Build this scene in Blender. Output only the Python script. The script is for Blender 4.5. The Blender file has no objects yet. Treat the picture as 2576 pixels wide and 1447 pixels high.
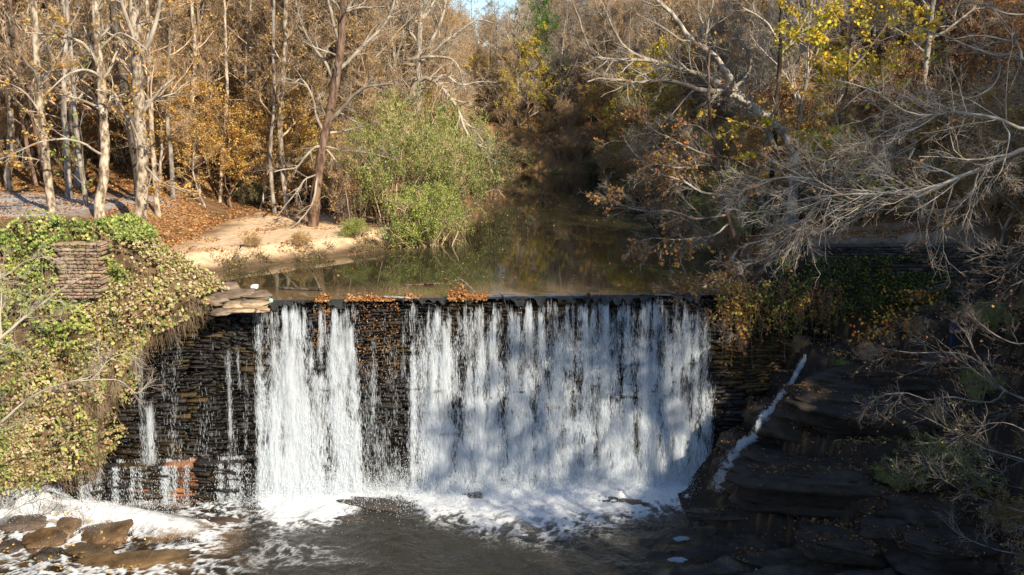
import bpy, math
import numpy as np
D2R = math.radians
rng = np.random.default_rng(11)
SC = bpy.context.scene
COL = SC.collection

# ------------------------------------------------------------------ camera model
FP, CX, CY, PITCH = 2231.0, 1288.0, 723.5, D2R(12.0)
CAMZ = 9.0
_c, _s = math.cos(PITCH), math.sin(PITCH)

def ray(px, py):
    a = (px - CX) / FP; b = (CY - py) / FP
    return a, b * _s + _c, b * _c - _s

def at_d(px, py, d):
    r = ray(px, py); t = d / r[1]
    return np.array([r[0] * t, d, CAMZ + r[2] * t])

def at_z(px, py, z):
    r = ray(px, py); t = (z - CAMZ) / r[2]
    return np.array([r[0] * t, r[1] * t, z])

def xw(px, d=40.6):
    return (px - CX) / FP * (d * _c + 9 * _s)

# ------------------------------------------------------------------ numpy noise
def _h(ix, iy, iz, seed):
    n = (ix.astype(np.int64) * 374761393 + iy.astype(np.int64) * 668265263 + iz.astype(np.int64) * 2147483647 + seed * 974634777) & 0xFFFFFFFF
    n = ((n ^ (n >> 13)) * 1274126177) & 0xFFFFFFFF
    n = ((n ^ (n >> 16)) * 2246822519) & 0xFFFFFFFF
    return ((n ^ (n >> 15)) & 0xFFFFFF) / float(0xFFFFFF)

def vn(x, y, z=None, seed=0):
    x = np.asarray(x, float); y = np.asarray(y, float)
    z = np.zeros_like(x) if z is None else np.asarray(z, float)
    x, y, z = np.broadcast_arrays(x, y, z)
    ix, iy, iz = np.floor(x), np.floor(y), np.floor(z)
    fx, fy, fz = x - ix, y - iy, z - iz
    fx = fx * fx * (3 - 2 * fx); fy = fy * fy * (3 - 2 * fy); fz = fz * fz * (3 - 2 * fz)
    r = 0
    for dz in (0, 1):
        wz = fz if dz else 1 - fz
        a = _h(ix, iy, iz + dz, seed); b = _h(ix + 1, iy, iz + dz, seed)
        c = _h(ix, iy + 1, iz + dz, seed); d = _h(ix + 1, iy + 1, iz + dz, seed)
        r = r + wz * ((a * (1 - fx) + b * fx) * (1 - fy) + (c * (1 - fx) + d * fx) * fy)
    return r

def fbm(x, y, z=None, o=4, seed=0, g=.5):
    s = 0; a = 1; t = 0; f = 1
    for i in range(o):
        s = s + a * vn(np.asarray(x) * f, np.asarray(y) * f, None if z is None else np.asarray(z) * f, seed + i * 17)
        t += a; a *= g; f *= 2.03
    return s / t

def sst(a, b, x):
    t = np.clip((np.asarray(x, float) - a) / (b - a), 0, 1)
    return t * t * (3 - 2 * t)

def unit(v):
    return v / (np.linalg.norm(v, axis=-1, keepdims=True) + 1e-9)

# ------------------------------------------------------------------ mesh + objects
def mesh(name, V, Q=None, T=None, mat=None, col=None, smooth=False, attrs=None):
    V = np.asarray(V, np.float32).reshape(-1, 3)
    me = bpy.data.meshes.new(name)
    me.vertices.add(len(V)); me.vertices.foreach_set('co', V.ravel())
    q = np.zeros((0, 4), np.int32) if Q is None else np.asarray(Q, np.int32).reshape(-1, 4)
    t = np.zeros((0, 3), np.int32) if T is None else np.asarray(T, np.int32).reshape(-1, 3)
    nl = q.size + t.size
    me.loops.add(nl); me.loops.foreach_set('vertex_index', np.concatenate([q.ravel(), t.ravel()]).astype(np.int32))
    me.polygons.add(len(q) + len(t))
    ls = np.concatenate([np.arange(len(q)) * 4, q.size + np.arange(len(t)) * 3]).astype(np.int32)
    me.polygons.foreach_set('loop_start', ls)
    if smooth:
        me.polygons.foreach_set('use_smooth', np.ones(len(q) + len(t), bool))
    me.update(calc_edges=True)
    if col is not None:
        c = np.ones((len(V), 4), np.float32); c[:, :3] = col
        a = me.attributes.new('Col', 'FLOAT_COLOR', 'POINT'); a.data.foreach_set('color', c.ravel())
    for k, v in (attrs or {}).items():
        a = me.attributes.new(k, 'FLOAT', 'POINT'); a.data.foreach_set('value', np.asarray(v, np.float32).ravel())
    if mat is not None:
        me.materials.append(mat)
    return me

def link(name, data, parent=None, loc=None):
    o = bpy.data.objects.new(name, data); COL.objects.link(o)
    if parent is not None: o.parent = parent
    if loc is not None: o.location = loc
    return o

def tag(o, label=None, cat=None, group=None, kind=None):
    if label: o['label'] = label
    if cat: o['category'] = cat
    if group: o['group'] = group
    if kind: o['kind'] = kind
    return o

def thing(name, label, cat, loc=(0, 0, 0), group=None):
    o = link(name, None, loc=loc); o.empty_display_size = .3
    return tag(o, label, cat, group)

def grid(nx, ny):
    i = np.arange(nx - 1)[None, :]; j = np.arange(ny - 1)[:, None]
    a = j * nx + i
    return np.stack([a, a + 1, a + nx + 1, a + nx], -1).reshape(-1, 4)

class Bag:
    def __init__(s): s.V = []; s.Q = []; s.T = []; s.C = []; s.n = 0
    def add(s, V, Q=None, T=None, col=None):
        V = np.asarray(V, float).reshape(-1, 3)
        s.V.append(V)
        if Q is not None: s.Q.append(np.asarray(Q) + s.n)
        if T is not None: s.T.append(np.asarray(T) + s.n)
        c = np.ones((len(V), 3)) * .5
        if col is not None: c[:] = col
        s.C.append(c); s.n += len(V)
    def mesh(s, name, mat, smooth=False):
        return mesh(name, np.concatenate(s.V), np.concatenate(s.Q) if s.Q else None,
                    np.concatenate(s.T) if s.T else None, mat, np.concatenate(s.C), smooth)

# tubes: P (N,M,3) R (N,M)
def tubes(P, R, k=5):
    N, M, _ = P.shape
    T = unit(np.gradient(P, axis=1))
    mt = unit(P[:, -1] - P[:, 0])
    ref = np.where(np.abs(mt[:, 2:3]) < .8, np.array([[0, 0, 1.]]), np.array([[1., 0.1, 0]]))[:, None, :]
    n1 = unit(np.cross(T, np.broadcast_to(ref, T.shape))); n2 = np.cross(T, n1)
    a = np.arange(k) * 2 * math.pi / k
    ring = n1[:, :, None, :] * np.cos(a)[None, None, :, None] + n2[:, :, None, :] * np.sin(a)[None, None, :, None]
    V = P[:, :, None, :] + ring * R[:, :, None, None]
    b = (np.arange(N) * M * k)[:, None, None]; j = (np.arange(M - 1) * k)[None, :, None]; i = np.arange(k)[None, None, :]
    i2 = (i + 1) % k
    Q = np.stack(np.broadcast_arrays(b + j + i, b + j + i2, b + j + k + i2, b + j + k + i), -1).reshape(-1, 4)
    return V.reshape(-1, 3), Q

def rspl(pts, M):
    """Catmull-Rom resample of (K,c) control points to M rows"""
    p = np.asarray(pts, float)
    if len(p) == 2: p = np.stack([p[0], (p[0] + p[1]) / 2, p[1]])
    e = np.concatenate([[2 * p[0] - p[1]], p, [2 * p[-1] - p[-2]]])
    seg = np.linalg.norm(np.diff(p[:, :min(3, p.shape[1])], axis=0), axis=1); cum = np.concatenate([[0], np.cumsum(seg)])
    u = np.interp(np.linspace(0, cum[-1], M), cum, np.arange(len(p)))
    i = np.minimum(u.astype(int), len(p) - 2); t = (u - i)[:, None]
    a, b, c, d = e[i], e[i + 1], e[i + 2], e[i + 3]
    return .5 * (2 * b + (c - a) * t + (2 * a - 5 * b + 4 * c - d) * t ** 2 + (3 * b - a - 3 * c + d) * t ** 3)

def grow(P, R, n, t0=.2, t1=1., lr=.4, ang=(35, 65), trop=.06, wig=.18, M=5, rr=.6, r=rng, lmin=0, lmax=99, bias=None, absl=None, rmin=.004, taper=.25):
    N, Mp, _ = P.shape
    n = np.full(N, n, int) if np.isscalar(n) else np.asarray(n, int)
    idx = np.repeat(np.arange(N), n); K = len(idx)
    t = r.uniform(t0, t1, K) * (Mp - 1)
    i = np.minimum(t.astype(int), Mp - 2); f = (t - i)[:, None]
    p0 = P[idx, i] * (1 - f) + P[idx, i + 1] * f
    T = unit(P[idx, i + 1] - P[idx, i])
    r0 = (R[idx, i] * (1 - f[:, 0]) + R[idx, i + 1] * f[:, 0]) * rr * r.uniform(.6, 1.1, K)
    L = np.linalg.norm(np.diff(P, axis=1), axis=2).sum(1)[idx]
    if absl is not None: ln = r.uniform(absl[0], absl[1], K)
    else: ln = np.clip(L * lr * (1.15 - .65 * t / (Mp - 1)) * r.uniform(.55, 1.25, K), lmin, lmax)
    rnd = r.normal(size=(K, 3))
    if bias is not None: rnd = rnd + np.asarray(bias) * 1.0
    perp = unit(rnd - (rnd * T).sum(1, keepdims=True) * T)
    a = np.radians(r.uniform(ang[0], ang[1], K))[:, None]
    d = T * np.cos(a) + perp * np.sin(a)
    out = np.zeros((K, M, 3)); out[:, 0] = p0
    st = (ln / (M - 1))[:, None]
    for m in range(1, M):
        d = unit(d + np.array([0, 0, trop]) + wig * r.normal(size=(K, 3)))
        out[:, m] = out[:, m - 1] + d * st
    rad = np.maximum(r0[:, None] * np.linspace(1, taper, M)[None, :], rmin)
    return out, rad

# leaves: folded quads
def leaves(P, size, cols, r=rng, up=.35, aspect=.8, nrm=None):
    n = len(P)
    N = unit(r.normal(size=(n, 3)) + np.array([0, 0, up])) if nrm is None else unit(nrm)
    a = unit(np.cross(N, r.normal(size=(n, 3)))); b = np.cross(N, a)
    s = np.broadcast_to(np.asarray(size, float), (n,))[:, None] * r.uniform(.6, 1.25, (n, 1))
    V = np.stack([P - a * s * .5, P + b * s * .5 * aspect + N * s * .12, P + a * s * .55, P - b * s * .5 * aspect + N * s * .12], 1)
    Q = np.arange(n * 4).reshape(n, 4)
    return V.reshape(-1, 3), Q, np.repeat(cols, 4, axis=0)

def palette(n, cols, w=None, r=rng, jit=.22):
    cols = np.asarray(cols, float)
    w = None if w is None else np.asarray(w, float) / np.sum(w)
    c = cols[r.choice(len(cols), n, p=w)]
    return np.clip(c * r.uniform(1 - jit, 1 + jit, (n, 1)) * r.uniform(.92, 1.08, (n, 3)), .004, .95)

# ------------------------------------------------------------------ materials
def newmat(name):
    m = bpy.data.materials.new(name); m.use_nodes = True
    nt = m.node_tree; nt.nodes.clear()
    return m, nt, nt.nodes, nt.links

def nd(ns, t, **kw):
    n = ns.new(t)
    for k, v in kw.items():
        if k.startswith('i_'):
            n.inputs[k[2:].replace('_', ' ')].default_value = v
        else: setattr(n, k, v)
    return n

def col_mat(name, rough=.8, bump=.3, bscale=6., var=.35, vscale=3., spec=.3, transl=0., wet=None, stretch=(1, 1, 1)):
    """principled on the 'Col' attribute, with fine value variation and bump"""
    m, nt, ns, ln = newmat(name)
    out = nd(ns, 'ShaderNodeOutputMaterial'); pb = nd(ns, 'ShaderNodeBsdfPrincipled')
    at = nd(ns, 'ShaderNodeAttribute', attribute_name='Col')
    tc = nd(ns, 'ShaderNodeTexCoord'); mp = nd(ns, 'ShaderNodeMapping'); mp.inputs['Scale'].default_value = stretch
    ln.new(tc.outputs['Object'], mp.inputs['Vector'])
    no = nd(ns, 'ShaderNodeTexNoise', i_Scale=vscale, i_Detail=6., i_Roughness=.65); ln.new(mp.outputs[0], no.inputs['Vector'])
    mr = nd(ns, 'ShaderNodeMapRange'); mr.inputs['From Min'].default_value = .25; mr.inputs['From Max'].default_value = .75
    mr.inputs['To Min'].default_value = 1 - var; mr.inputs['To Max'].default_value = 1 + var
    ln.new(no.outputs['Fac'], mr.inputs['Value'])
    vm = nd(ns, 'ShaderNodeVectorMath', operation='SCALE'); ln.new(at.outputs['Color'], vm.inputs[0]); ln.new(mr.outputs[0], vm.inputs['Scale'])
    ln.new(vm.outputs[0], pb.inputs['Base Color'])
    pb.inputs['Roughness'].default_value = rough; pb.inputs['Specular IOR Level'].default_value = spec
    if wet is not None:
        w = nd(ns, 'ShaderNodeTexNoise', i_Scale=wet, i_Detail=3.); ln.new(mp.outputs[0], w.inputs['Vector'])
        wr = nd(ns, 'ShaderNodeMapRange'); wr.inputs['From Min'].default_value = .4; wr.inputs['From Max'].default_value = .6
        wr.inputs['To Min'].default_value = rough * .45; wr.inputs['To Max'].default_value = min(1, rough * 1.5)
        ln.new(w.outputs['Fac'], wr.inputs['Value']); ln.new(wr.outputs[0], pb.inputs['Roughness'])
    if bump:
        nb = nd(ns, 'ShaderNodeTexNoise', i_Scale=bscale, i_Detail=8., i_Roughness=.7); ln.new(mp.outputs[0], nb.inputs['Vector'])
        bp = nd(ns, 'ShaderNodeBump', i_Strength=bump, i_Distance=.08); ln.new(nb.outputs['Fac'], bp.inputs['Height'])
        ln.new(bp.outputs[0], pb.inputs['Normal'])
    if transl:
        tr = nd(ns, 'ShaderNodeBsdfTranslucent'); ln.new(vm.outputs[0], tr.inputs['Color'])
        mx = nd(ns, 'ShaderNodeMixShader'); mx.inputs[0].default_value = transl
        ln.new(pb.outputs[0], mx.inputs[1]); ln.new(tr.outputs[0], mx.inputs[2]); ln.new(mx.outputs[0], out.inputs[0])
    else: ln.new(pb.outputs[0], out.inputs[0])
    return m

def bark_mat(name, c1, c2, scale=3., stretch=(1, 1, .35), bump=.5, thr=(.42, .58), rough=.9):
    m, nt, ns, ln = newmat(name)
    out = nd(ns, 'ShaderNodeOutputMaterial'); pb = nd(ns, 'ShaderNodeBsdfPrincipled')
    tc = nd(ns, 'ShaderNodeTexCoord'); mp = nd(ns, 'ShaderNodeMapping'); mp.inputs['Scale'].default_value = stretch
    ln.new(tc.outputs['Object'], mp.inputs['Vector'])
    no = nd(ns, 'ShaderNodeTexNoise', i_Scale=scale, i_Detail=7., i_Roughness=.65); ln.new(mp.outputs[0], no.inputs['Vector'])
    cr = nd(ns, 'ShaderNodeValToRGB'); cr.color_ramp.elements[0].position = thr[0]; cr.color_ramp.elements[1].position = thr[1]
    cr.color_ramp.elements[0].color = (*c1, 1); cr.color_ramp.elements[1].color = (*c2, 1)
    ln.new(no.outputs['Fac'], cr.inputs[0])
    oi = nd(ns, 'ShaderNodeObjectInfo'); mr = nd(ns, 'ShaderNodeMapRange'); mr.inputs['To Min'].default_value = .7; mr.inputs['To Max'].default_value = 1.3
    ln.new(oi.outputs['Random'], mr.inputs['Value'])
    vm = nd(ns, 'ShaderNodeVectorMath', operation='SCALE'); ln.new(cr.outputs[0], vm.inputs[0]); ln.new(mr.outputs[0], vm.inputs['Scale'])
    ln.new(vm.outputs[0], pb.inputs['Base Color']); pb.inputs['Roughness'].default_value = rough; pb.inputs['Specular IOR Level'].default_value = .2
    if bump:
        bp = nd(ns, 'ShaderNodeBump', i_Strength=bump, i_Distance=.05); ln.new(no.outputs['Fac'], bp.inputs['Height']); ln.new(bp.outputs[0], pb.inputs['Normal'])
    ln.new(pb.outputs[0], out.inputs[0])
    return m

M_leaf = col_mat('leaf', rough=.6, bump=0, var=.12, transl=.35, spec=.25)
M_dryleaf = col_mat('dry_leaf', rough=.8, bump=0, var=.12, transl=.12, spec=.15)
M_ground = col_mat('earth', rough=.95, bump=.6, bscale=5., var=.35, vscale=2.2, spec=.15)
M_rock = col_mat('rock', rough=.6, bump=1., bscale=4., var=.7, vscale=1.6, spec=.35, stretch=(1, 1, 3.))
M_wetrock = col_mat('wet_rock', rough=.34, bump=1.0, bscale=7., var=.85, vscale=1.1, spec=.45, wet=1.3)
M_sycamore = bark_mat('sycamore_bark', (.12, .085, .055), (.5, .41, .3), 3.6, (1, 1, .5), bump=.8)
M_white = bark_mat('pale_bark', (.2, .165, .125), (.52, .46, .38), 5.5, (1, 1, .5), bump=.8)
M_grey = bark_mat('grey_bark', (.16, .135, .11), (.42, .37, .31), 3.)
M_brown = bark_mat('brown_bark', (.085, .05, .032), (.24, .155, .105), 4., (1, 1, .25))
M_dark = bark_mat('dark_bark', (.03, .024, .018), (.12, .095, .07), 4., (1, 1, .25))
M_twig = bark_mat('brown_twig', (.29, .2, .12), (.64, .47, .3), 2., bump=0)
M_twiglt = bark_mat('pale_twig', (.3, .25, .19), (.55, .47, .37), 1.5, bump=0)
M_dim = bark_mat('grey_twig', (.07, .055, .045), (.25, .21, .17), 1.5, bump=0)
M_stem = bark_mat('vine_stem', (.2, .13, .07), (.42, .31, .2), 2., bump=0)
# ================================================================== TERRAIN
def crest(x):
    return 40.3 + .075 * np.asarray(x, float)

def xl(y):
    return np.interp(y, [38, 45.7, 49, 52, 55, 58, 70, 82, 98, 104, 112, 140], [-17.2, -16.2, -12.6, -9.3, -6.2, -4.6, -2.9, -2.2, -2.0, -9, -40, -90])

def xr(y):
    return np.interp(y, [38, 44.6, 50, 58, 65, 80, 100, 109, 113, 120, 140], [10.4, 11.4, 12.2, 12.6, 12.3, 11.6, 10.8, 9.4, 3, -20, -70])

def height(x, y):
    x = np.asarray(x, float); y = np.asarray(y, float)
    n1 = fbm(x * .12, y * .12, o=4, seed=3) - .5; n2 = fbm(x * .7, y * .7, o=3, seed=9) - .5
    dl = xl(y) - x + n1 * 1.4; dr = x - xr(y) + n1 * 1.2
    # left bank
    q = np.minimum((y - 69) + .22 * (-x - 18), (dl - 4) * 1.0); sp = np.log1p(np.exp(np.clip(q / 4, -20, 20))) * 4
    hill = 26 * np.tanh(sp * .4 / 26)
    hl = .85 * sst(-.2, 2.6 + 2 * n2, dl + n2 * 1.2) + 1.9 * sst(-19.6, -24.5, x) + hill + n1 * 1.2 * sst(1, 8, dl) * sst(50, 62, y) * (.25 + .75 * sst(-20, -26, x + (66 - y) * .3 * (y > 66))) + n2 * .12
    # right bank
    q2 = dr - 2.5 - 8.5 * (1 - sst(49, 57, y)); sp2 = np.log1p(np.exp(np.clip(q2 / 1.5, -20, 20))) * 1.5
    hr = 1.2 * sst(0, 1.2, dr) + .9 * sst(1.5, 2.6, dr) * (1 - sst(49, 57, y)) + 30 * np.tanh(sp2 * (.72 - .32 * sst(56, 66, y)) / 30) + n1 * 2 * sst(1, 8, dr) * sst(48, 58, y) + n2 * .35
    far = 11.0 * sst(113, 170, y) + 5 * sst(160, 260, y) + n1 * 5 * sst(118, 150, y)
    up = np.where(dl > 0, hl, np.where(dr > 0, hr, -1.4 + .0 * x))
    up = np.where((y > 113) & (dr > 0), np.maximum(1.2 * sst(0, 1.2, dr) + far, np.minimum(hr, far + 4 + .25 * np.abs(x - 4))), up)
    up = np.where((y > 120), np.maximum(far, np.where(x < -12, np.minimum(26, far + .25 * (-x - 12)), up * sst(6, 24, x) + far * (1 - sst(6, 24, x)))), up)
    # downstream
    ub = (fbm(x * .28 + y * .1, y * .55, o=4, seed=21) - .5)
    u = (y - 31.5) * .42 + (1.3 * np.clip(x - 9.6, 0, 4.6) + .3 * np.clip(x - 14.2, 0, 9)) * (sst(29, 37.5, y) * .85 + .15) + ub * 2.2
    zz = np.clip(u, 0, 30) * .68 + (fbm(x * .9, y * 1.7, o=3, seed=24) - .5) * .8; st = 1.3; k = np.floor(zz / st); fr = zz / st - k
    zz = st * (k + sst(.55, .9, fr) + .12 * fr); k2 = np.floor(zz / .31); zz = .5 * zz + .5 * .31 * (k2 + sst(.45, .8, zz / .31 - k2))
    right = -8.95 + zz * sst(8.4, 10.2, x + ub * 1.5) + .55 * np.clip(x - 22, 0, 50) + n2 * .3 + (fbm(x * 1.6, y * 2.4, o=3, seed=33) - .5) * .35
    right = np.where(x > 22, np.minimum(right, 22 + n1 * 3), np.minimum(right, 1.2 + 0 * x))
    bed = -9.75 + n2 * .5
    down = np.where(x > 7.5, np.maximum(bed, right), bed)
    gx = x - .62 * np.maximum(y, 0) - 5.0
    down = np.maximum(down, np.where((y < 40) & (gx > 0), -8.5 + 1.05 * gx + n1 * 2, -20))
    down = np.where(x < -24, bed + .9 * (-x - 24), down)
    down = np.minimum(down, 24)
    yd = np.where(x < 14.5, crest(x) + .7, crest(14.5) + 1.9 + ub * 1.2)
    yd = np.where(x < -17.5, 42.5, yd)
    s = sst(0, .5, y - yd)
    return down * (1 - s) + up * s

xs = np.concatenate([-28 - np.geomspace(1, 150, 34)[::-1], np.arange(-28, 8, .3), np.arange(8, 26, .13), np.arange(26, 28.01, .4), 28 + np.geomspace(1, 150, 34)])
ys = np.concatenate([np.arange(-30, 26, 1.5), np.arange(26, 46, .13), np.arange(46, 74, .25), np.arange(74, 130, .8), np.arange(130, 330, 4.)])
X, Y = np.meshgrid(xs, ys); Z = height(X, Y)

LIT = np.array([[.24, .135, .06], [.32, .18, .075], [.16, .095, .048], [.4, .25, .115]])
SAND = np.array([.68, .49, .3]); PATHC = np.array([.42, .39, .36]); ROCK = np.array([.045, .034, .025]); MUD = np.array([.1, .066, .04])
def ground_col(X, Y, Z):
    zf = Z * (Y < 46); n = fbm(X * .5, Y * .5, zf * .9, o=4, seed=41); n2 = fbm(X * 2.3, Y * 2.3, zf * 2.6, o=3, seed=43)
    lf = LIT[2] + (LIT[1] - LIT[2]) * sst(.35, .65, n)[..., None] + (LIT[3] - LIT[1]) * (sst(.55, .75, n2) * .5)[..., None]
    c = lf
    dl = xl(Y) - X
    sm = sst(-19.6, -17.2, X + (n - .5) * 3) * sst(.25, 1.0, dl + (n - .5) * 1.2) * (1 - sst(60.2, 63, Y + (n - .5) * 8 + .25 * (X + 12))) * (1 - sst(-8.5, -6.5, X)) * (Y > 41)
    sm = sm * (1 - .35 * sst(.55, .7, n2))
    c = c * (1 - sm[..., None]) + SAND * sm[..., None] * (.85 + .3 * n2[..., None])
    pm = sst(47.3, 48.3, Y) * (1 - sst(57.5, 60, Y + .0 * X)) * (1 - sst(-25.5, -22.5, X + (n - .5) * 3 - (Y - 52) * .35)) * (1 - .5 * sst(.52, .68, n2))
    c = c * (1 - pm[..., None]) + PATHC * pm[..., None]
    mm = sst(-1.5, .1, -np.abs(dl - .2)) * (Y > 41)
    c = c * (1 - mm[..., None]) + MUD * mm[..., None]
    rk = ((Y < crest(X) + 2.2) & (X < 24)) * (1 - .45 * sst(.56, .66, n2) * (X > 9))
    c = c * (1 - rk[..., None]) + ROCK * rk[..., None] * (.6 + .8 * n[..., None])
    rp = sst(42.6, 43.4, Y) * (1 - sst(47, 48.5, Y)) * sst(14, 15.5, X) * (1 - sst(23, 25, X))
    c = c * (1 - rp[..., None]) + np.array([.3, .21, .14]) * rp[..., None]
    return c
C = ground_col(X, Y, Z)
g = link('ground', mesh('ground', np.stack([X, Y, Z], -1), grid(len(xs), len(ys)), mat=M_ground, col=C.reshape(-1, 3), smooth=True))
tag(g, 'leaf strewn ground of river banks and wooded slopes', kind='structure')

def hz(x, y):
    return float(height(np.array([x]), np.array([y]))[0])

# ================================================================== WATER
def water_mat(name, upper=True):
    m, nt, ns, ln = newmat(name)
    out = nd(ns, 'ShaderNodeOutputMaterial'); pb = nd(ns, 'ShaderNodeBsdfPrincipled')
    tc = nd(ns, 'ShaderNodeTexCoord'); mp = nd(ns, 'ShaderNodeMapping'); ln.new(tc.outputs['Object'], mp.inputs['Vector'])
    at = nd(ns, 'ShaderNodeAttribute', attribute_name='Col'); ln.new(at.outputs['Color'], pb.inputs['Base Color'])
    pb.inputs['IOR'].default_value = 1.33
    if upper:
        mp.inputs['Scale'].default_value = (.55, 1.4, 1)
        no = nd(ns, 'ShaderNodeTexNoise', i_Scale=1.1, i_Detail=3.); ln.new(mp.outputs[0], no.inputs['Vector'])
        bp = nd(ns, 'ShaderNodeBump', i_Strength=.07, i_Distance=.02); ln.new(no.outputs['Fac'], bp.inputs['Height']); ln.new(bp.outputs[0], pb.inputs['Normal'])
        pb.inputs['Roughness'].default_value = .035; pb.inputs['Specular IOR Level'].default_value = .62
        ln.new(pb.outputs[0], out.inputs[0])
    else:
        no = nd(ns, 'ShaderNodeTexNoise', i_Scale=1.9, i_Detail=5., i_Roughness=.55, i_Distortion=.9); ln.new(mp.outputs[0], no.inputs['Vector'])
        bp = nd(ns, 'ShaderNodeBump', i_Strength=.8, i_Distance=.16); ln.new(no.outputs['Fac'], bp.inputs['Height']); ln.new(bp.outputs[0], pb.inputs['Normal'])
        pb.inputs['Roughness'].default_value = .16
        fo = nd(ns, 'ShaderNodeAttribute', attribute_name='foam')
        n2 = nd(ns, 'ShaderNodeTexNoise', i_Scale=9., i_Detail=8., i_Roughness=.8, i_Distortion=1.6); ln.new(mp.outputs[0], n2.inputs['Vector'])
        ad = nd(ns, 'ShaderNodeMath', operation='MULTIPLY_ADD'); ad.inputs[1].default_value = .8; sg = nd(ns, 'ShaderNodeMath', operation='MULTIPLY'); sg.inputs[1].default_value = 1.25; ln.new(n2.outputs['Fac'], sg.inputs[0]); ln.new(fo.outputs['Fac'], ad.inputs[0]); ln.new(sg.outputs[0], ad.inputs[2])
        mr = nd(ns, 'ShaderNodeMapRange', interpolation_type='SMOOTHSTEP'); mr.inputs['From Min'].default_value = .7; mr.inputs['From Max'].default_value = 1.4
        ln.new(ad.outputs[0], mr.inputs['Value'])
        df = nd(ns, 'ShaderNodeBsdfPrincipled'); df.inputs['Base Color'].default_value = (.84, .86, .86, 1); df.inputs['Roughness'].default_value = .55
        b2 = nd(ns, 'ShaderNodeBump', i_Strength=.9, i_Distance=.1); ln.new(n2.outputs['Fac'], b2.inputs['Height']); ln.new(b2.outputs[0], df.inputs['Normal'])
        mx = nd(ns, 'ShaderNodeMixShader'); ln.new(mr.outputs[0], mx.inputs[0]); ln.new(pb.outputs[0], mx.inputs[1]); ln.new(df.outputs[0], mx.inputs[2])
        ln.new(mx.outputs[0], out.inputs[0])
    return m
M_wu = water_mat('river_water', True); M_wl = water_mat('pool_water', False)

wx = np.arange(-22, 22.01, .35); wv = np.concatenate([[0, .12, .25, .4, .6, .9], np.arange(1.2, 12, .5), np.arange(12, 98, 3)])
GX, GV = np.meshgrid(wx, wv)
GX2 = np.where(GV > 60, GX * (1 + (GV - 60) * .03), GX)
GY = crest(GX) - .06 + GV
lip = np.array([-.05, -.012, 0.0])
GZ = np.where(GV < .01, -.035, 0.0) + np.where((GV < .5) & (GV > .01), -.008, 0) + .012 * (fbm(GX * .8, GV * 1.5, seed=5) - .5) * (GV < 3)
nb = fbm(GX * .6, GY * .6, o=3, seed=8)
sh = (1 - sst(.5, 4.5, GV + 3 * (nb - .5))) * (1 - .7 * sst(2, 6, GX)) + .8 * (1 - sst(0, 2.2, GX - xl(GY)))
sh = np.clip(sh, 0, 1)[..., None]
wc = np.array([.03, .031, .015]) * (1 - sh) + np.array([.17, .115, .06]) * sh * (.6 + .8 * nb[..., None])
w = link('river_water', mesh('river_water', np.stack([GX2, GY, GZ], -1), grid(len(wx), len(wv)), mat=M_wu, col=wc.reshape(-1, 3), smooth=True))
tag(w, 'still dark river water above the dam reflecting the woods', kind='structure')

# ---- flow columns: (px, half width px, strength, depth start, depth end)
FC = [(385, 5, .5, .2, 9), (405, 8, 1.0, 4.2, 9), (440, 4, .3, 0, 5), (468, 12, .18, 0, 9), (482, 5, .55, 0, 2.6), (517, 4, .45, 0, 1.6), (545, 14, .12, 2, 9), (560, 3, .3, 0, 3), (597, 4, .8, 1.6, 6.4), (600, 8, .3, 5, 9),
      (618, 3, .55, 0, 4), (640, 4, .2, 2, 7), (672, 7, .62, 0, 9), (690, 10, .5, 3, 9), (714, 14, .95, .1, 9), (742, 24, 1.15, 0, 9), (768, 14, .9, 0, 9), (797, 5, .85, 0, 3.2), (800, 15, .55, 3, 9), (820, 5, .75, 0, 3), (822, 18, .62, 3, 9),
      (850, 14, 1.05, 0, 9), (872, 18, 1.05, 0, 9), (893, 10, .85, .8, 9), (925, 12, .16, 1, 9), (948, 6, .42, 1.3, 5.6), (955, 20, .16, 4, 9), (990, 14, .15, 0, 9), (1022, 5, .5, 0, 3.5), (1032, 6, .45, 3, 9),
      (1048, 8, .65, 0, 9), (1070, 14, .7, .4, 9), (1098, 18, 1.0, .2, 9), (1122, 17, 1.1, .6, 9), (1150, 12, .42, 1, 9), (1165, 12, .55, 0, 2), (1185, 16, .75, .2, 9), (1212, 16, .95, .1, 9), (1238, 16, .95, .1, 9), (1262, 7, .5, 2.5, 9), (1275, 8, .35, 5, 9),
      (1300, 16, .9, .2, 9), (1330, 18, .95, .1, 9), (1360, 14, .85, .1, 9), (1385, 10, .5, 0, 9), (1405, 16, .85, 0, 9), (1432, 13, .8, 0, 9), (1455, 9, .45, 0, 9), (1472, 14, .75, 0, 9), (1500, 14, .6, 0, 9), (1525, 15, .85, 0, 9),
      (1552, 14, .8, 0, 9), (1580, 14, .75, 0, 9), (1600, 8, .45, 0, 9), (1622, 16, .9, 0, 9), (1650, 14, .9, 0, 9), (1678, 15, .9, 0, 9), (1705, 14, .85, 0, 9), (1732, 15, .85, 0, 9), (1757, 12, .8, .3, 9), (1775, 8, .6, .8, 9), (1790, 7, .5, 3.5, 9)]
def dens(x, h):
    d = np.zeros_like(x); lip_ = -.1 + .55 * fbm(np.asarray(x) * 2.2, 0 * np.asarray(x), o=3, seed=93)
    for px, wpx, s, h0, h1 in FC:
        xc = xw(px); hw = wpx / FP * 41.5 * (1 + .045 * h); xc2 = xc + .02 * h * np.sin(px)
        d = np.maximum(d, s * np.exp(-((x - xc2) / hw) ** 2 * .8) * sst(h0 + lip_, h0 + .5 + lip_, h) * (1 - sst(h1 - .5, h1 + .4, h) * (h1 < 8.5)))
    low = sst(5.5, 8.8, h) * sst(-11.6, -10.8, x) * (1 - sst(8.6, 9.8, x)) * .28
    d = np.maximum(d, low * .6) + low * .6
    return d * (1 + .22 * sst(0, 9, h))
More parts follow.
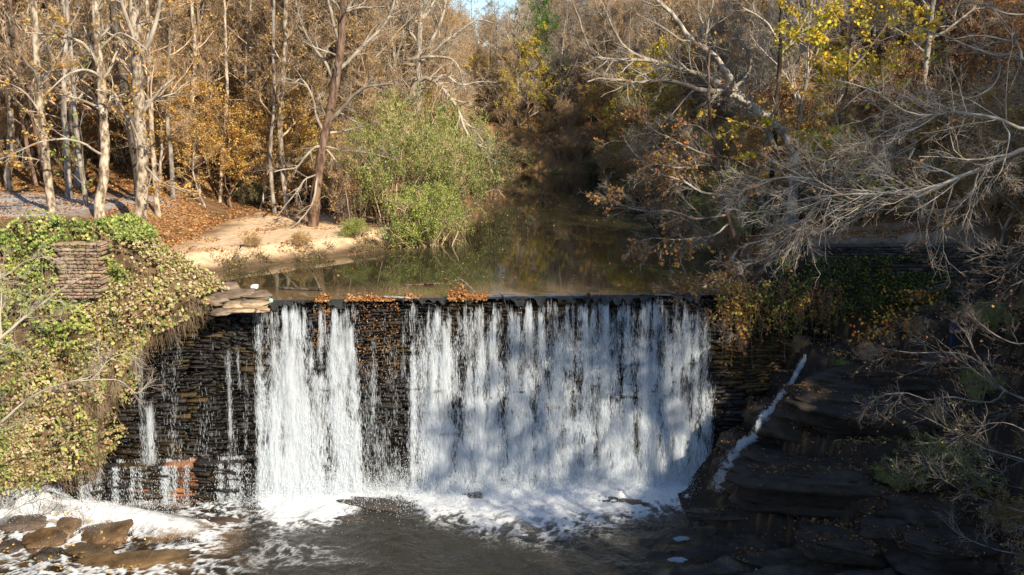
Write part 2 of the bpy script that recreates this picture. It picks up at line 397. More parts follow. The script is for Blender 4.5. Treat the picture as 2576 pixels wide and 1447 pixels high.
def wy(x, h):
    return crest(x) - np.maximum(.30 * np.sqrt(np.maximum(h, 0)), .148 * h)

# lower pool with baked foam field
px_ = np.arange(-28, 24, .085); py_ = np.concatenate([np.arange(-20, 26, 1.5), np.arange(26, 30, .15), np.arange(30, 41.2, .085)])
A, B = np.meshgrid(px_, py_)
base_y = wy(A, 9.0 + 0 * A)
dist = base_y - B
cs = dens(A[0], np.full_like(A[0], 8.9)); ker = np.exp(-np.linspace(-2, 2, 31) ** 2); ker /= ker.sum()
cs = np.convolve(cs, ker, 'same')[None, :]
wxn = A + 1.5 * (fbm(A * .5, B * .5, o=3, seed=50) - .5); wyn = B + 1.5 * (fbm(A * .5, B * .5, o=3, seed=51) - .5)
rid = 1 - np.abs(2 * fbm(wxn * 1.9, wyn * 2.7, o=5, seed=52, g=.62) - 1) * 3.4
rid = np.clip(rid, 0, 1)
big = fbm(A * .35, B * .4, o=3, seed=54)
reach = np.interp(A, [-12, -10, -8, -6.4, -5.2, -4, -1, 1.5, 4, 7, 9.5, 10.5], [.9, 2.2, 2.2, 1.0, .4, 1.6, 2.7, 3.2, 2.8, 1.9, 1.2, .5])
near = cs * np.exp(-np.clip(dist, 0, 20) / np.maximum(reach * .85, .1))
foam = .85 * sst(.15, .75, near * 1.5) + rid * 1.1 * sst(.03, .45, near * 1.4) * (.4 + big)
# left rapids: white race entering from the left edge
rc = np.interp(A, [-28, -22, -18, -15, -12], [37.9, 36.6, 35.9, 35.2, 34.4]); rw = np.interp(A, [-28, -22, -18, -14, -10], [1.5, 1.25, .9, .7, .5])
fr_ = np.exp(-((B - rc) / rw) ** 2) * (1 - sst(-16, -11, A))
foam = np.maximum(foam, fr_ * (.75 + .7 * rid) * 1.15)
zone = sst(-8.5, -13, A) * sst(28, 31, B)
foam = np.maximum(foam, zone * rid * (.25 + .95 * sst(.42, .62, big)))
foam = np.maximum(foam, .55 * rid * sst(.5, .62, fbm(A * .25, B * .9, o=3, seed=58)) * sst(-3, -9, A))
foam = foam * (1 - sst(10.0, 11.0, A))
foam = np.maximum(foam, 0.0)
wz = -9.0 + .17 * (fbm(A * .9, B * 1.5, o=4, seed=60, g=.5) - .5) + .22 * foam * (fbm(A * 1.8, B * 1.8, o=3, seed=61) - .35) + .55 * fr_ * (A < -12) + .25 * np.clip(near, 0, 1) * fbm(A * 1.2, B * 1.2, seed=63)
n3 = fbm(A * .5, B * .9, o=4, seed=65)
rkz = np.clip(sst(-9, -14, A) * .9 + sst(4.5, 8, A) * sst(34.5, 32.5, B) * 1.0, 0, 1)[..., None]
lc = np.array([.028, .026, .02]) * (1 - rkz) + np.array([.105, .062, .028]) * rkz * (.2 + 1.5 * sst(.4, .65, n3)[..., None])
w = link('pool_water', mesh('pool_water', np.stack([A, B, wz], -1), grid(len(px_), len(py_)), mat=M_wl, col=lc.reshape(-1, 3), smooth=True, attrs={'foam': np.clip(foam, 0, 1.2)}))
tag(w, 'dark foaming water of the pool below the dam', kind='structure')

# ================================================================== DAM WALL of stacked stones
def box8(bag, x0, x1, y0, y1, z0, z1, col, jit=.02, r=rng):
    V = np.array([[x0, y0, z0], [x1, y0, z0], [x1, y1, z0], [x0, y1, z0], [x0, y0, z1], [x1, y0, z1], [x1, y1, z1], [x0, y1, z1]])
    V[[0, 1, 4, 5]] += r.uniform(-jit, jit, (4, 3)) * np.array([1, 1.8, 1])
    Q = [[0, 1, 5, 4], [1, 2, 6, 5], [3, 7, 6, 2], [0, 4, 7, 3], [4, 5, 6, 7], [0, 3, 2, 1]]
    bag.add(V, Q, col=col)
def stones(name, xa, xb, za, zb, yf, colf, thick=.8, hr=(.1, .27), wr=(.3, 1.3), prot=.16, r=rng, mat=None, top=None, wavy=0.):
    """dry stacked courses from za up to zb; yf(x, z) is the face"""
    bag = Bag(); z = za
    while z < zb - .04:
        h = min(r.uniform(*hr), zb - z); wv = r.uniform(-3, 3); x = xa - r.uniform(0, .5)
        while x < xb:
            wd = r.uniform(*wr) * (.6 if h < .14 else 1)
            x1 = min(x + wd, xb + .2); xm = (x + x1) / 2
            if top is None or z + h * .5 < top(xm):
                y0 = float(yf(xm, z + h / 2)) - r.uniform(0, prot) * (1 if r.random() < .8 else 1.6)
                hh = h * r.uniform(.86, 1.0); gap = r.uniform(.003, .014)
                # each stone: front subdivided so it is not a clean box
                nx = 5; us = np.linspace(x + gap, x1 - gap, nx); rows = [z + .012, z + hh * .5, z + hh - .012]
                bul = [.012, 0, .012]
                V = []
                for rr, zz in enumerate(rows):
                    for u_i, u in enumerate(us):
                        e = .02 if u_i in (0, nx - 1) else 0
                        zz = zz + wavy * .3 * (math.sin(u * .5 + z * .9) + .5 * math.sin(u * 1.3 - z * .8 + 1))
                        V.append([u, y0 + bul[rr] + e + r.uniform(-.04, .04), zz + r.uniform(-.02, .02)])
                for zz in (rows[0], rows[-1]):
                    for u in us: V.append([u, y0 + thick, zz])
                q = []
                for a in range(2):
                    for b in range(nx - 1):
                        i = a * nx + b; q.append([i, i + 1, i + nx + 1, i + nx])
                for b in range(nx - 1):
                    q.append([2 * nx + b, 2 * nx + b + 1, 4 * nx + b + 1, 4 * nx + b])
                    q.append([b + 1, b, 3 * nx + b, 3 * nx + b + 1])
                q.append([0, nx, 2 * nx, 4 * nx]); q.append([0, 4 * nx, 3 * nx, 0][:4])
                q = [k for k in q if len(set(k)) == 4]
                t = [[0, 4 * nx, 3 * nx], [nx - 1, 4 * nx - 1, 5 * nx - 1], [nx - 1, 5 * nx - 1, 3 * nx - 1], [nx - 1, 3 * nx - 1, 2 * nx - 1]]
                bag.add(np.array(V), q, t, col=colf(xm, z + h / 2, r))
            x = x1
        z += h
    return bag.mesh(name, mat or M_wetrock)

def dam_y(x, z):
    h = -z
    return crest(x) - .14 * h + .12 - .5 * (h > 7.25) * (x < -11.9)
def dam_col(x, z, r):
    b = r.uniform(.005, .019) * (1 + 1.2 * (x > 9.5))
    c = np.array([b * 1.15, b * .9, b * .68])
    moss = float(fbm(np.array([x * .35]), np.array([z * .35]), seed=70)[0])
    if moss > .56: c = c * np.array([2.4, 1.9, .8])
    for cx, hw, h0, h1 in ((490, 20, 7.1, 9.4), (375, 6, 7.0, 8.6), (152, 18, 7.7, 9.4), (268, 6, 8.4, 9.4), (180, 6, 7.3, 8.2)):
        if abs(x - xw(cx)) < hw / 53. + r.uniform(-.06, .06) and h0 < -z < h1: c = np.array([.27, .115, .045]) * r.uniform(.4, 1.15)
    return c
d = thing('dam_wall', 'long dark wet stacked stone dam the river pours over', 'dam', (0, 40.3, -9))
def rel(o, root):
    o.parent = root; o.matrix_parent_inverse.identity(); o.location = -np.array(root.location); return o
rel(link('stone_face', stones('stone_face', -27, 15.3, -9.9, -.06, dam_y, dam_col, hr=(.04, .2), wr=(.2, 1.4), prot=.24, wavy=.05)), d)
# rubble core and top behind the face
bx = np.linspace(-27, 15.3, 90)
V = []
for x in bx:
    cy = float(crest(x)); V += [[x, cy - .14 * 9.9 + .55, -9.95], [x, cy + .25, -.085], [x, cy + 1.0, -.09], [x, cy + 1.0, -9.95]]
V = np.array(V); q = []
for i in range(len(bx) - 1):
    for j in range(3): q.append([i * 4 + j, i * 4 + j + 1, i * 4 + 4 + j + 1, i * 4 + 4 + j])
rel(link('rubble_core', mesh('rubble_core', V, np.array(q), mat=M_wetrock, col=np.array([.03, .024, .018]))), d)

# ================================================================== FALLING WATER
def white_mat(name, alpha=False):
    m, nt, ns, ln = newmat(name)
    out = nd(ns, 'ShaderNodeOutputMaterial'); pb = nd(ns, 'ShaderNodeBsdfPrincipled')
    pb.inputs['Base Color'].default_value = (.82, .88, .93, 1); pb.inputs['Roughness'].default_value = .35  # slight blue tint puts the skylight of shaded water into its colour
    tr = nd(ns, 'ShaderNodeBsdfTranslucent'); tr.inputs['Color'].default_value = (.85, .88, .9, 1)
    mx = nd(ns, 'ShaderNodeMixShader'); mx.inputs[0].default_value = .3; ln.new(pb.outputs[0], mx.inputs[1]); ln.new(tr.outputs[0], mx.inputs[2])
    if not alpha:
        if name == 'white_water':
            tp = nd(ns, 'ShaderNodeBsdfTransparent'); m3 = nd(ns, 'ShaderNodeMixShader'); m3.inputs[0].default_value = .7; ln.new(tp.outputs[0], m3.inputs[1]); ln.new(mx.outputs[0], m3.inputs[2]); ln.new(m3.outputs[0], out.inputs[0]); return m
        ln.new(mx.outputs[0], out.inputs[0]); return m
    at = nd(ns, 'ShaderNodeAttribute', attribute_name='flow')
    tc = nd(ns, 'ShaderNodeTexCoord'); mp = nd(ns, 'ShaderNodeMapping'); mp.inputs['Scale'].default_value = (11., 3., 1.25); ln.new(tc.outputs['Object'], mp.inputs['Vector'])
    no = nd(ns, 'ShaderNodeTexNoise', i_Scale=1., i_Detail=9., i_Roughness=.74); ln.new(mp.outputs[0], no.inputs['Vector'])
    bp = nd(ns, 'ShaderNodeBump', i_Strength=.9, i_Distance=.1); ln.new(no.outputs['Fac'], bp.inputs['Height']); ln.new(bp.outputs[0], pb.inputs['Normal'])
    ad = nd(ns, 'ShaderNodeMath', operation='MULTIPLY_ADD'); ad.inputs[1].default_value = .7; ln.new(at.outputs['Fac'], ad.inputs[0]); ln.new(no.outputs['Fac'], ad.inputs[2])
    mr = nd(ns, 'ShaderNodeMapRange', interpolation_type='SMOOTHSTEP'); mr.inputs['From Min'].default_value = .7; mr.inputs['From Max'].default_value = 1.42
    mr.inputs['To Max'].default_value = .88
    ln.new(ad.outputs[0], mr.inputs['Value'])
    tp = nd(ns, 'ShaderNodeBsdfTransparent'); m2 = nd(ns, 'ShaderNodeMixShader')
    ln.new(mr.outputs[0], m2.inputs[0]); ln.new(tp.outputs[0], m2.inputs[1]); ln.new(mx.outputs[0], m2.inputs[2]); ln.new(m2.outputs[0], out.inputs[0])
    return m
M_white = M_white
M_drop = white_mat('white_water'); M_sheet = white_mat('water_sheet', True)

def curtain(name, label, pxa, pxb, n, seed, cat='waterfall'):
    r = np.random.default_rng(seed)
    xa, xb = xw(pxa), xw(pxb)
    root = thing(name, label, cat, (round((xa + xb) / 2, 2), 39, -9), 'curtains of water falling over the dam')
    # sheets
    sx = np.arange(xa, xb, .07); sh_ = np.linspace(-.03, 9.1, 130)
    a, h = np.meshgrid(sx, sh_); f = dens(a, np.maximum(h, 0))
    for k, off in enumerate((.02, .2, .42)):
        nn = fbm(a * 2.0, h * .55 + 7 * k, o=5, seed=80 + k, g=.6) - .5
        yy = wy(a, h) - off * sst(0, 1.5, h) - .12 - .22 * nn * sst(0, 3, h)
        fl = f * (.75, .6, .5)[k] + (1.1, 1.1, 1.3)[k] * nn - .12 * (k == 2)
        fl = (fl - .35 * (1 - sst(.4, 3.0, h)) * (1 - sst(.35, .6, fbm(a * 7, h * .25, o=3, seed=92)))) * sst(.02, .2, f)
        rel(link('water_sheet', mesh('water_sheet', np.stack([a, yy, -h], -1), grid(len(sx), len(sh_)), mat=M_sheet, smooth=True, attrs={'flow': fl})), root)
    # smooth dark glassy lip where the water bends over the edge
    lx = np.arange(xa, xb, .07); lh = np.linspace(0, 1, 9); a, s9 = np.meshgrid(lx, lh); dn_ = dens(a, 1.2 + 0 * a)
    h = s9 * (.03 + .38 * sst(.25, .8, dn_) * sst(.3, .75, fbm(a * 2.2, 0 * a, o=3, seed=93)))
    rel(link('glassy_lip', mesh('glassy_lip', np.stack([a, crest(a) + .04 - .12 * np.sqrt(s9) - .1 * s9 - .3 * np.sqrt(h) + .03 * (fbm(a * 3, h, seed=96) - .5), .004 - h], -1), grid(len(lx), 9), mat=M_wu, smooth=True, col=np.array([.035, .035, .03]))), root)
    # droplets and strands
    n = int(n * 1.15); N = n * 5
    x = r.uniform(xa, xb, N); hh = 9.15 * r.uniform(0, 1, N) ** .8
    cl = fbm(x * 16, hh * 4, o=3, seed=90) * .3 + fbm(x * 2.2, hh * .8, o=5, seed=91, g=.62) * .7
    stk = sst(.35, .6, fbm(x * 7, hh * .25, o=3, seed=92)); tw = 1 - sst(.5, 3.2, hh)
    p = dens(x, hh) * (.08 + sst(.36, .64, cl)) * (1 - tw + tw * stk) * .95
    k = r.random(N) < p
    x, hh = x[k][:n], hh[k][:n]; m_ = len(x)
    y = wy(x, hh) - .08 - np.abs(r.normal(0, .16, m_)) * (.15 + .1 * hh)
    L = r.uniform(.04, .16, m_) * (1 + .06 * hh) * np.where(hh < 1.5, 1.7, 1); W = r.uniform(.002, .0062, m_) * (1 + .08 * hh) * (.75 if seed in (1, 3) else 1)
    yaw = r.uniform(-.9, .9, m_); dx = np.cos(yaw) * W; dy = np.sin(yaw) * W; tilt = r.normal(0, .04, m_) * L
    zc = -hh
    V = np.stack([np.stack([x + tilt, y, zc + L], -1), np.stack([x - dx, y - dy, zc], -1), np.stack([x - tilt, y - .02, zc - L * .6], -1), np.stack([x + dx, y + dy, zc], -1)], 1)
    rel(link('spray_strands', mesh('spray_strands', V.reshape(-1, 3), np.arange(m_ * 4).reshape(-1, 4), mat=M_drop)), root)
    return root
curtain('waterfall', 'sparse thin trickles running down the dark wall beside the vines', 370, 655, 7500, 1)
curtain('waterfall', 'sunlit white double curtain, leftmost heavy one of the falls', 655, 915, 62000, 2)
curtain('waterfall', 'faint wisps of water over the dark leafy gap in the falls', 915, 1035, 6000, 3)
curtain('waterfall', 'narrow bright column of white water right of the dark gap', 1035, 1160, 26000, 4)
curtain('waterfall', 'widest white curtain pouring off the right half of the dam', 1160, 1815, 130000, 5)

# small spills off the foot ledge on the left
def spill(px, wpx, s, seed):
    r = np.random.default_rng(seed); x0 = xw(px, 38.5); n = int(620 * s * wpx / 10); wpx = wpx * .6
    x = x0 + r.normal(0, wpx / 58., n); h = r.uniform(7.1, 9.15, n)
    y = dam_y(x, -h) - .1 - np.abs(r.normal(0, .06, n)) - .3 * (h - 7.1) * .2
    return x, y, -h
P = [np.stack(spill(*a), -1) for a in ((85, 9, .8, 1), (112, 8, .8, 2), (140, 6, .6, 3), (198, 11, 1.3, 4), (215, 10, 1.1, 5), (238, 9, .8, 6), (280, 9, 1., 7), (322, 8, .7, 8), (340, 6, .6, 9), (403, 12, 1.6, 10), (425, 9, .8, 11), (455, 10, .5, 12), (540, 10, 1.1, 13), (568, 9, 1.1, 14), (585, 9, .8, 15), (640, 12, 1.4, 16), (655, 8, .8, 17), (300, 60, .1, 18), (600, 60, .12, 19))]
P = np.concatenate(P)
def drops(P, L, W, r):
    n = len(P); L = r.uniform(.5, 1.3, n) * L; W = r.uniform(.5, 1.3, n) * W; yaw = r.uniform(-1.2, 1.2, n); tl = r.normal(0, .25, n) * L
    o = np.zeros((n, 3))
    a = o.copy(); a[:, 2] = L; a[:, 0] = tl; b = o.copy(); b[:, 0] = -np.cos(yaw) * W; b[:, 1] = -np.sin(yaw) * W; c = o.copy(); c[:, 2] = -L; d_ = -b
    c[:, 0] = -tl
    V = np.stack([P + a, P + b, P + c, P + d_], 1)
    return V.reshape(-1, 3), np.arange(n * 4).reshape(-1, 4)
V, Q = drops(P, .08, .010, rng)
tag(link('ledge_spill', mesh('ledge_spill', V, Q, mat=M_drop)), 'row of small spills off the foot ledge left of the heavy falls', 'waterfall', kind='stuff')
# splash at the foot of the falls
N = 240000
x = rng.uniform(-19, 10.6, N); s_ = np.interp(x, px_, cs[0]); k = rng.random(N) < np.clip(s_ * 1.1, .0, 1); x = x[k]; n = len(x)
dd = rng.exponential(.42, n); hh = rng.exponential(.36, n) * np.exp(-dd * .6) * (.6 + 1.1 * fbm(x * 1.4, dd, seed=97))
P = np.stack([x, wy(x, 9 + 0 * x) + .3 - dd, -8.98 + hh], -1)
V, Q = drops(P, .03, .015, rng)
tag(link('splash_spray', mesh('splash_spray', V, Q, mat=M_drop)), 'churning white spray along the foot of the falls', 'spray', kind='stuff')
# race of white water at the left edge
N = 60000
x = rng.uniform(-27, -13, N); rcx = np.interp(x, [-28, -22, -18, -15, -12], [37.9, 36.6, 35.9, 35.2, 34.4]); y = rcx + rng.normal(0, .75, N) * (1 - .4 * sst(-20, -14, x))
up = .9 * np.exp(-((y - rcx) / .9) ** 2) * sst(-13.5, -21, x) + 1.2 * sst(-19.6, -23, x) * sst(35.6, 37.2, y)
z = -8.95 + up * fbm(x * 1.3, y * 1.3, seed=99) * 1.5 + rng.exponential(.05, N)
k = rng.random(N) < sst(.3, .6, fbm(x * 1.5, y * 3, o=3, seed=98)) * (1 - .7 * sst(-18, -14, x))
V, Q = drops(np.stack([x, y, z], -1)[k], .025, .018, rng)
tag(link('white_rapids', mesh('white_rapids', V, Q, mat=M_drop)), 'bright white rapids racing in under the vine covered bank', 'rapids', kind='stuff')
# solid hump of rushing water under it
a, b = np.meshgrid(np.arange(-28, -13.5, .09), np.linspace(-1.7, 1.7, 44))
rcx = np.interp(a, [-28, -22, -18, -15, -12], [37.9, 36.6, 35.9, 35.2, 34.4])
hmp = (.95 * sst(-13.8, -21, a) * np.exp(-(b / .85) ** 2) + 1.3 * sst(-19.8, -23, a) * sst(-.4, 1.0, b)) * (.55 + .9 * fbm(a * 1.1 + b * .4, b * 1.6, o=4, seed=101)) - .14
V = np.stack([a, rcx + b, -8.93 + hmp], -1)
link_o = link('rushing_water', mesh('rushing_water', V, grid(a.shape[1], a.shape[0]), mat=M_wl, smooth=True, col=np.array([.06, .05, .035]), attrs={'foam': np.clip(.15 + .75 * np.exp(-(b / 1.1) ** 2) * sst(-13, -17, a) + 1.5 * (fbm(a * 1.3 + b, b * 3.2, o=5, seed=103) - .5), 0, 1.2)}))
tag(link_o, 'swelling race of rushing water along the left wall foot', kind='structure')

# side cascade on the right rocks
def hit(px, py, lift=0.):
    rr = np.array(ray(px, py)); t = np.arange(18, 120, .05); P = np.array([0, 0, CAMZ]) + rr * t[:, None]
    H = height(P[:, 0], P[:, 1]); k = np.argmax(P[:, 2] < H); return P[k] - rr * lift

# tilted wet bedrock plates at the lower right
a, b = np.meshgrid(np.arange(3.2, 17, .06), np.arange(26, 37, .06))
w1 = fbm(a * .35, b * .5, o=4, seed=180); sv = (b * .62 - a * .2 + 1.6 * w1)
saw = sv - np.floor(sv); saw = saw * sst(1.0, .9, saw)
z = -9.2 + .42 * saw + .22 * (fbm(a * 1.3, b * 2.6, o=5, seed=181, g=.6) - .5) + .5 * sst(6, 15, a) - .5 * sst(34.6, 36.4, b + 1.5 * (w1 - .5)) * (1 - sst(9.5, 11, a)) - .7 * (1 - sst(3.4, 5.6, a + 3.0 * (w1 - .5)))
bc = (fbm(a * .8, b * 1.2, o=4, seed=183))[..., None] * np.array([.11, .08, .055]) * 1.3
tag(link('bedrock', mesh('bedrock', np.stack([a, b, z], -1), grid(a.shape[1], a.shape[0]), mat=M_wetrock, col=bc.reshape(-1, 3), smooth=True)), 'tilted plates of wet bedrock breaking the water below the falls', kind='structure')
# ================================================================== TREES
ORANGE = [[.6, .33, .08], [.68, .44, .11], [.52, .26, .07], [.68, .52, .14], [.4, .24, .09]]
GOLD = [[.85, .62, .05], [.8, .5, .05], [.6, .52, .08], [.4, .38, .07]]
RUSTY = [[.36, .14, .055], [.42, .2, .07], [.25, .12, .055], [.46, .27, .1]]
TANS = [[.52, .4, .22], [.42, .31, .17], [.6, .46, .25]]
GREEN = [[.2, .29, .05], [.3, .37, .08], [.4, .42, .11], [.11, .18, .04], [.42, .33, .15]]
YGREEN = [[.36, .46, .07], [.26, .4, .06], [.5, .52, .1], [.17, .26, .05]]
DKGREEN = [[.035, .065, .018], [.06, .095, .025], [.025, .045, .015]]

def bare_tree(seed, H=19, r0=.2, lean=.04, crown=.22, nl=34, dens_=1., leaf=1500, pal=TANS, lsz=.13, up=.1, spread=.3, fork=False, twig=.5, low=False):
    r = np.random.default_rng(seed)
    M = 14; z = np.linspace(-.6, H, M)
    w = np.cumsum(r.normal(0, .10, (M, 2)) * H / 19., axis=0); w[0] = 0
    T = np.stack([w[:, 0] + r.normal(0, lean) * z, w[:, 1] + r.normal(0, lean) * z, z], -1)[None]
    R = (r0 * (1 - .82 * np.linspace(0, 1, M) ** 1.1))[None]; R[0, 0] *= 1.5; R[0, 1] *= 1.08
    TV, TQ = tubes(T, R, 8)
    parts = []
    P1, R1 = grow(T, R, nl, crown, .99, spread, (30, 70), up, .14, 7, .62, r, lmin=1.2, lmax=H * .42)
    if fork:
        Pf, Rf = grow(T, R, 2, .4, .6, .55, (14, 26), .12, .08, 7, .8, r); P1 = np.concatenate([P1, Pf]); R1 = np.concatenate([R1, Rf])
    P2, R2 = grow(P1, R1, int(7 * dens_), .15, 1, .45, (28, 62), .04, .2, 5, .6, r, lmin=.5, rmin=.007)
    P3, R3 = grow(P2, R2, int(6 * dens_), .1, 1, .6, (25, 60), .03, .22, 4, .6, r, lmin=.4, rmin=.009)
    P4, R4 = grow(P3, R3, int(4 * twig + 3), .1, 1, .7, (25, 60), .02, .25, 3, .6, r, lmin=.3, rmin=.007)
    V1, Q1 = tubes(P1, R1, 5); V2, Q2 = tubes(P2, R2, 4); V3, Q3 = tubes(P3, R3, 3); V4, Q4 = tubes(P4, R4, 3)
    b = Bag()
    for v, q in ((V1, Q1), (V2, Q2), (V3, Q3), (V4, Q4)): b.add(v, q)
    out = {'trunk': (TV, TQ), 'crown': b}
    if leaf:
        k = r.integers(0, len(P4), leaf); m = r.integers(0, 3, leaf)
        # leaves cluster on some branches
        cl = vn(P4[k, 1, 0] * .5, P4[k, 1, 1] * .5, P4[k, 1, 2] * .5, seed=seed) > .45
        k, m = k[cl], m[cl]
        LP = P4[k, m] + r.normal(0, .06, (len(k), 3))
        out['leaves'] = leaves(LP, lsz, palette(len(LP), pal, r=r), r)
    return out

def conifer(seed, H=20):
    r = np.random.default_rng(seed); M = 14; z = np.linspace(-.6, H, M)
    T = np.stack([np.cumsum(r.normal(0, .06, M)), np.cumsum(r.normal(0, .06, M)), z], -1)[None]
    R = (.26 * (1 - .9 * np.linspace(0, 1, M)))[None]
    P1, R1 = grow(T, R, 46, .35, .99, .2, (60, 88), .06, .1, 6, .5, r, lmin=1.2, lmax=4.5)
    P2, R2 = grow(P1, R1, 8, .3, 1, .4, (30, 60), .08, .15, 4, .6, r, lmin=.4)
    b = Bag(); b.add(*tubes(P1, R1, 5)); b.add(*tubes(P2, R2, 3))
    n = 24000; k = r.integers(0, len(P2), n); m = r.integers(1, 4, n)
    LP = P2[k, m] + r.normal(0, .16, (n, 3))
    return {'trunk': tubes(T, R, 8), 'crown': b, 'leaves': leaves(LP, .17, palette(n, [[.13, .24, .05], [.19, .31, .07], [.08, .15, .04]], r=r), r, aspect=.35)}

def leafy_tree(seed, H=9, pal=ORANGE, leaf=9000, lsz=.13, crown=.15, nl=26, spread=.45, r0=.1, droop=0.):
    r = np.random.default_rng(seed)
    M = 10; z = np.linspace(-.4, H, M)
    T = np.stack([np.cumsum(r.normal(0, .12, M)), np.cumsum(r.normal(0, .12, M)), z], -1)[None]
    R = (r0 * (1 - .85 * np.linspace(0, 1, M)))[None]
    P1, R1 = grow(T, R, nl, crown, .98, spread, (40, 80), .05 - droop, .14, 6, .6, r, lmin=1.)
    P2, R2 = grow(P1, R1, 7, .15, 1, .45, (28, 60), .02 - droop, .18, 5, .6, r, lmin=.4, rmin=.006)
    P3, R3 = grow(P2, R2, 4, .15, 1, .5, (28, 60), .0 - droop, .2, 3, .6, r, lmin=.2, rmin=.0045)
    b = Bag(); b.add(*tubes(P1, R1, 5)); b.add(*tubes(P2, R2, 3)); b.add(*tubes(P3, R3, 3))
    k = r.integers(0, len(P3), leaf); m = r.integers(0, 3, leaf)
    cl = vn(P3[k, 1, 0] * .7, P3[k, 1, 1] * .7, P3[k, 1, 2] * .9, seed=seed) > .38
    LP = P3[k[cl], m[cl]] + r.normal(0, .09, (cl.sum(), 3))
    cc = palette(len(LP), pal, r=r)
    return {'trunk': tubes(T, R, 6), 'crown': b, 'leaves': leaves(LP, lsz, cc, r)}

def shrub(seed, rad=2.6, H=4.2, pal=GREEN, leaf=26000, lsz=.075, stems=46, arch=.16, twigs=6):
    r = np.random.default_rng(seed)
    base = np.stack([r.normal(0, rad * .22, stems), r.normal(0, rad * .22, stems), np.full(stems, -.3)], -1)
    a = r.uniform(0, 2 * math.pi, stems); out = r.uniform(.2, 1, stems) ** .7 * rad; hgt = H * r.uniform(.5, 1.05, stems) * (1 - .35 * (out / rad) ** 2)
    t = np.linspace(0, 1, 9)[None, :, None]
    tip = base + np.stack([np.cos(a) * out, np.sin(a) * out, 0 * a], -1)
    P = base[:, None] * (1 - t) + tip[:, None] * t; P = np.array(P); P[..., 2] = base[:, None, 2] + hgt[:, None] * np.sin(np.linspace(0, 1, 9)[None] * math.pi * r.uniform(.5, .72, stems)[:, None])
    P += np.cumsum(r.normal(0, .05, P.shape), axis=1)
    R = np.tile(np.linspace(.035, .008, 9)[None], (stems, 1))
    P2, R2 = grow(P, R, 11, .2, 1, .3, (30, 75), .02, .18, 6, .6, r, lmin=.5, lmax=1.6, rmin=.005)
    P3, R3 = grow(P2, R2, twigs, .1, 1, .5, (30, 70), -.02, .2, 4, .6, r, lmin=.25, rmin=.004)
    b = Bag(); b.add(*tubes(P2, R2, 3)); b.add(*tubes(P3, R3, 3))
    k = r.integers(0, len(P3), leaf); m = r.integers(0, 4, leaf)
    cl = vn(P3[k, 1, 0] * .9, P3[k, 1, 1] * .9, P3[k, 1, 2] * 1.1, seed=seed) > .33
    LP = P3[k[cl], m[cl]] + r.normal(0, .07, (cl.sum(), 3))
    patch = vn(LP[:, 0] * .6, LP[:, 1] * .6, LP[:, 2] * .6, seed=seed + 5)
    cc = palette(len(LP), pal, r=r) * (.75 + .6 * patch)[:, None]
    return {'stems': tubes(P, R, 4), 'crown': b, 'leaves': leaves(LP, lsz, cc, r)}

def bake(d, bark, twig, leafm=None):
    o = {}
    if 'trunk' in d: o['trunk'] = mesh('trunk', *d['trunk'], mat=bark, smooth=True)
    if 'stems' in d: o['stems'] = mesh('stems', *d['stems'], mat=bark, smooth=True)
    o['crown'] = d['crown'].mesh('crown', twig, smooth=True)
    if 'leaves' in d:
        v, q, c = d['leaves']; o['leaves'] = mesh('leaves', v, q, mat=leafm or M_leaf, col=c)
    return o
def plant(var, name, label, cat, x, y, rz=0, s=1., z=None, group=None, sz=None, tilt=(0, 0)):
    o = thing(name, label, cat, (x, y, hz(x, y) if z is None else z), group)
    o.rotation_euler = (tilt[0], tilt[1], rz); o.scale = (s, s, sz or s)
    for k, me in var.items(): link(k, me, o)
    return o

V_bare = [bake(bare_tree(1, 20, .19, leaf=4500, pal=ORANGE + TANS, lsz=.12), M_brown, M_twig),
          bake(bare_tree(2, 22, .24, leaf=3500, pal=TANS, lsz=.11, fork=True), M_grey, M_twiglt),
          bake(bare_tree(3, 18, .15, leaf=6000, pal=ORANGE + TANS, lsz=.12, crown=.2, nl=34), M_brown, M_twig),
          bake(bare_tree(4, 23, .26, leaf=500, pal=RUSTY, spread=.34, fork=True), M_white, M_twiglt),
          bake(bare_tree(5, 16, .11, leaf=4500, pal=TANS + ORANGE, lsz=.11, nl=34, spread=.24, crown=.15), M_grey, M_twig),
          bake(bare_tree(6, 19, .18, leaf=3500, pal=RUSTY, crown=.2, nl=32), M_dark, M_twig)]
V_full = [bake(leafy_tree(51, 17, ORANGE + GOLD + DKGREEN, 26000, lsz=.3, crown=.2, nl=34, spread=.34, r0=.22), M_brown, M_twig), bake(leafy_tree(52, 14, DKGREEN, 26000, lsz=.28, crown=.1, nl=36, spread=.34, r0=.2), M_brown, M_twig)]
V_dead = bake(bare_tree(7, 15, .14, leaf=0, spread=.42, crown=.15, nl=22, twig=.8, up=-.01), M_white, M_twiglt)
V_orange = [bake(leafy_tree(21, 8, ORANGE, 9000), M_brown, M_twig, M_leaf), bake(leafy_tree(22, 6, ORANGE + TANS, 8000, lsz=.12, droop=.03), M_grey, M_twig, M_leaf)]
V_yellow = [bake(leafy_tree(23, 10, GOLD, 9000, lsz=.17), M_brown, M_twig), bake(leafy_tree(24, 13, GOLD + GREEN[:2] + ORANGE[:2], 12000, lsz=.16), M_brown, M_twig)]
V_rust = bake(leafy_tree(25, 7, RUSTY, 7000, lsz=.12), M_dark, M_twig, M_leaf)
V_pine = bake(conifer(31), M_brown, M_brown)
V_shrub = [bake(shrub(41, pal=GREEN), M_twig, M_twig), bake(shrub(42, 2.2, 3.2, YGREEN + GREEN, 22000), M_twig, M_twig), bake(shrub(43, 2.4, 3.0, DKGREEN + GREEN[3:], 20000), M_dark, M_twig),
           bake(shrub(44, 2.2, 3.0, ORANGE + TANS, 12000, lsz=.09), M_twig, M_twig)]
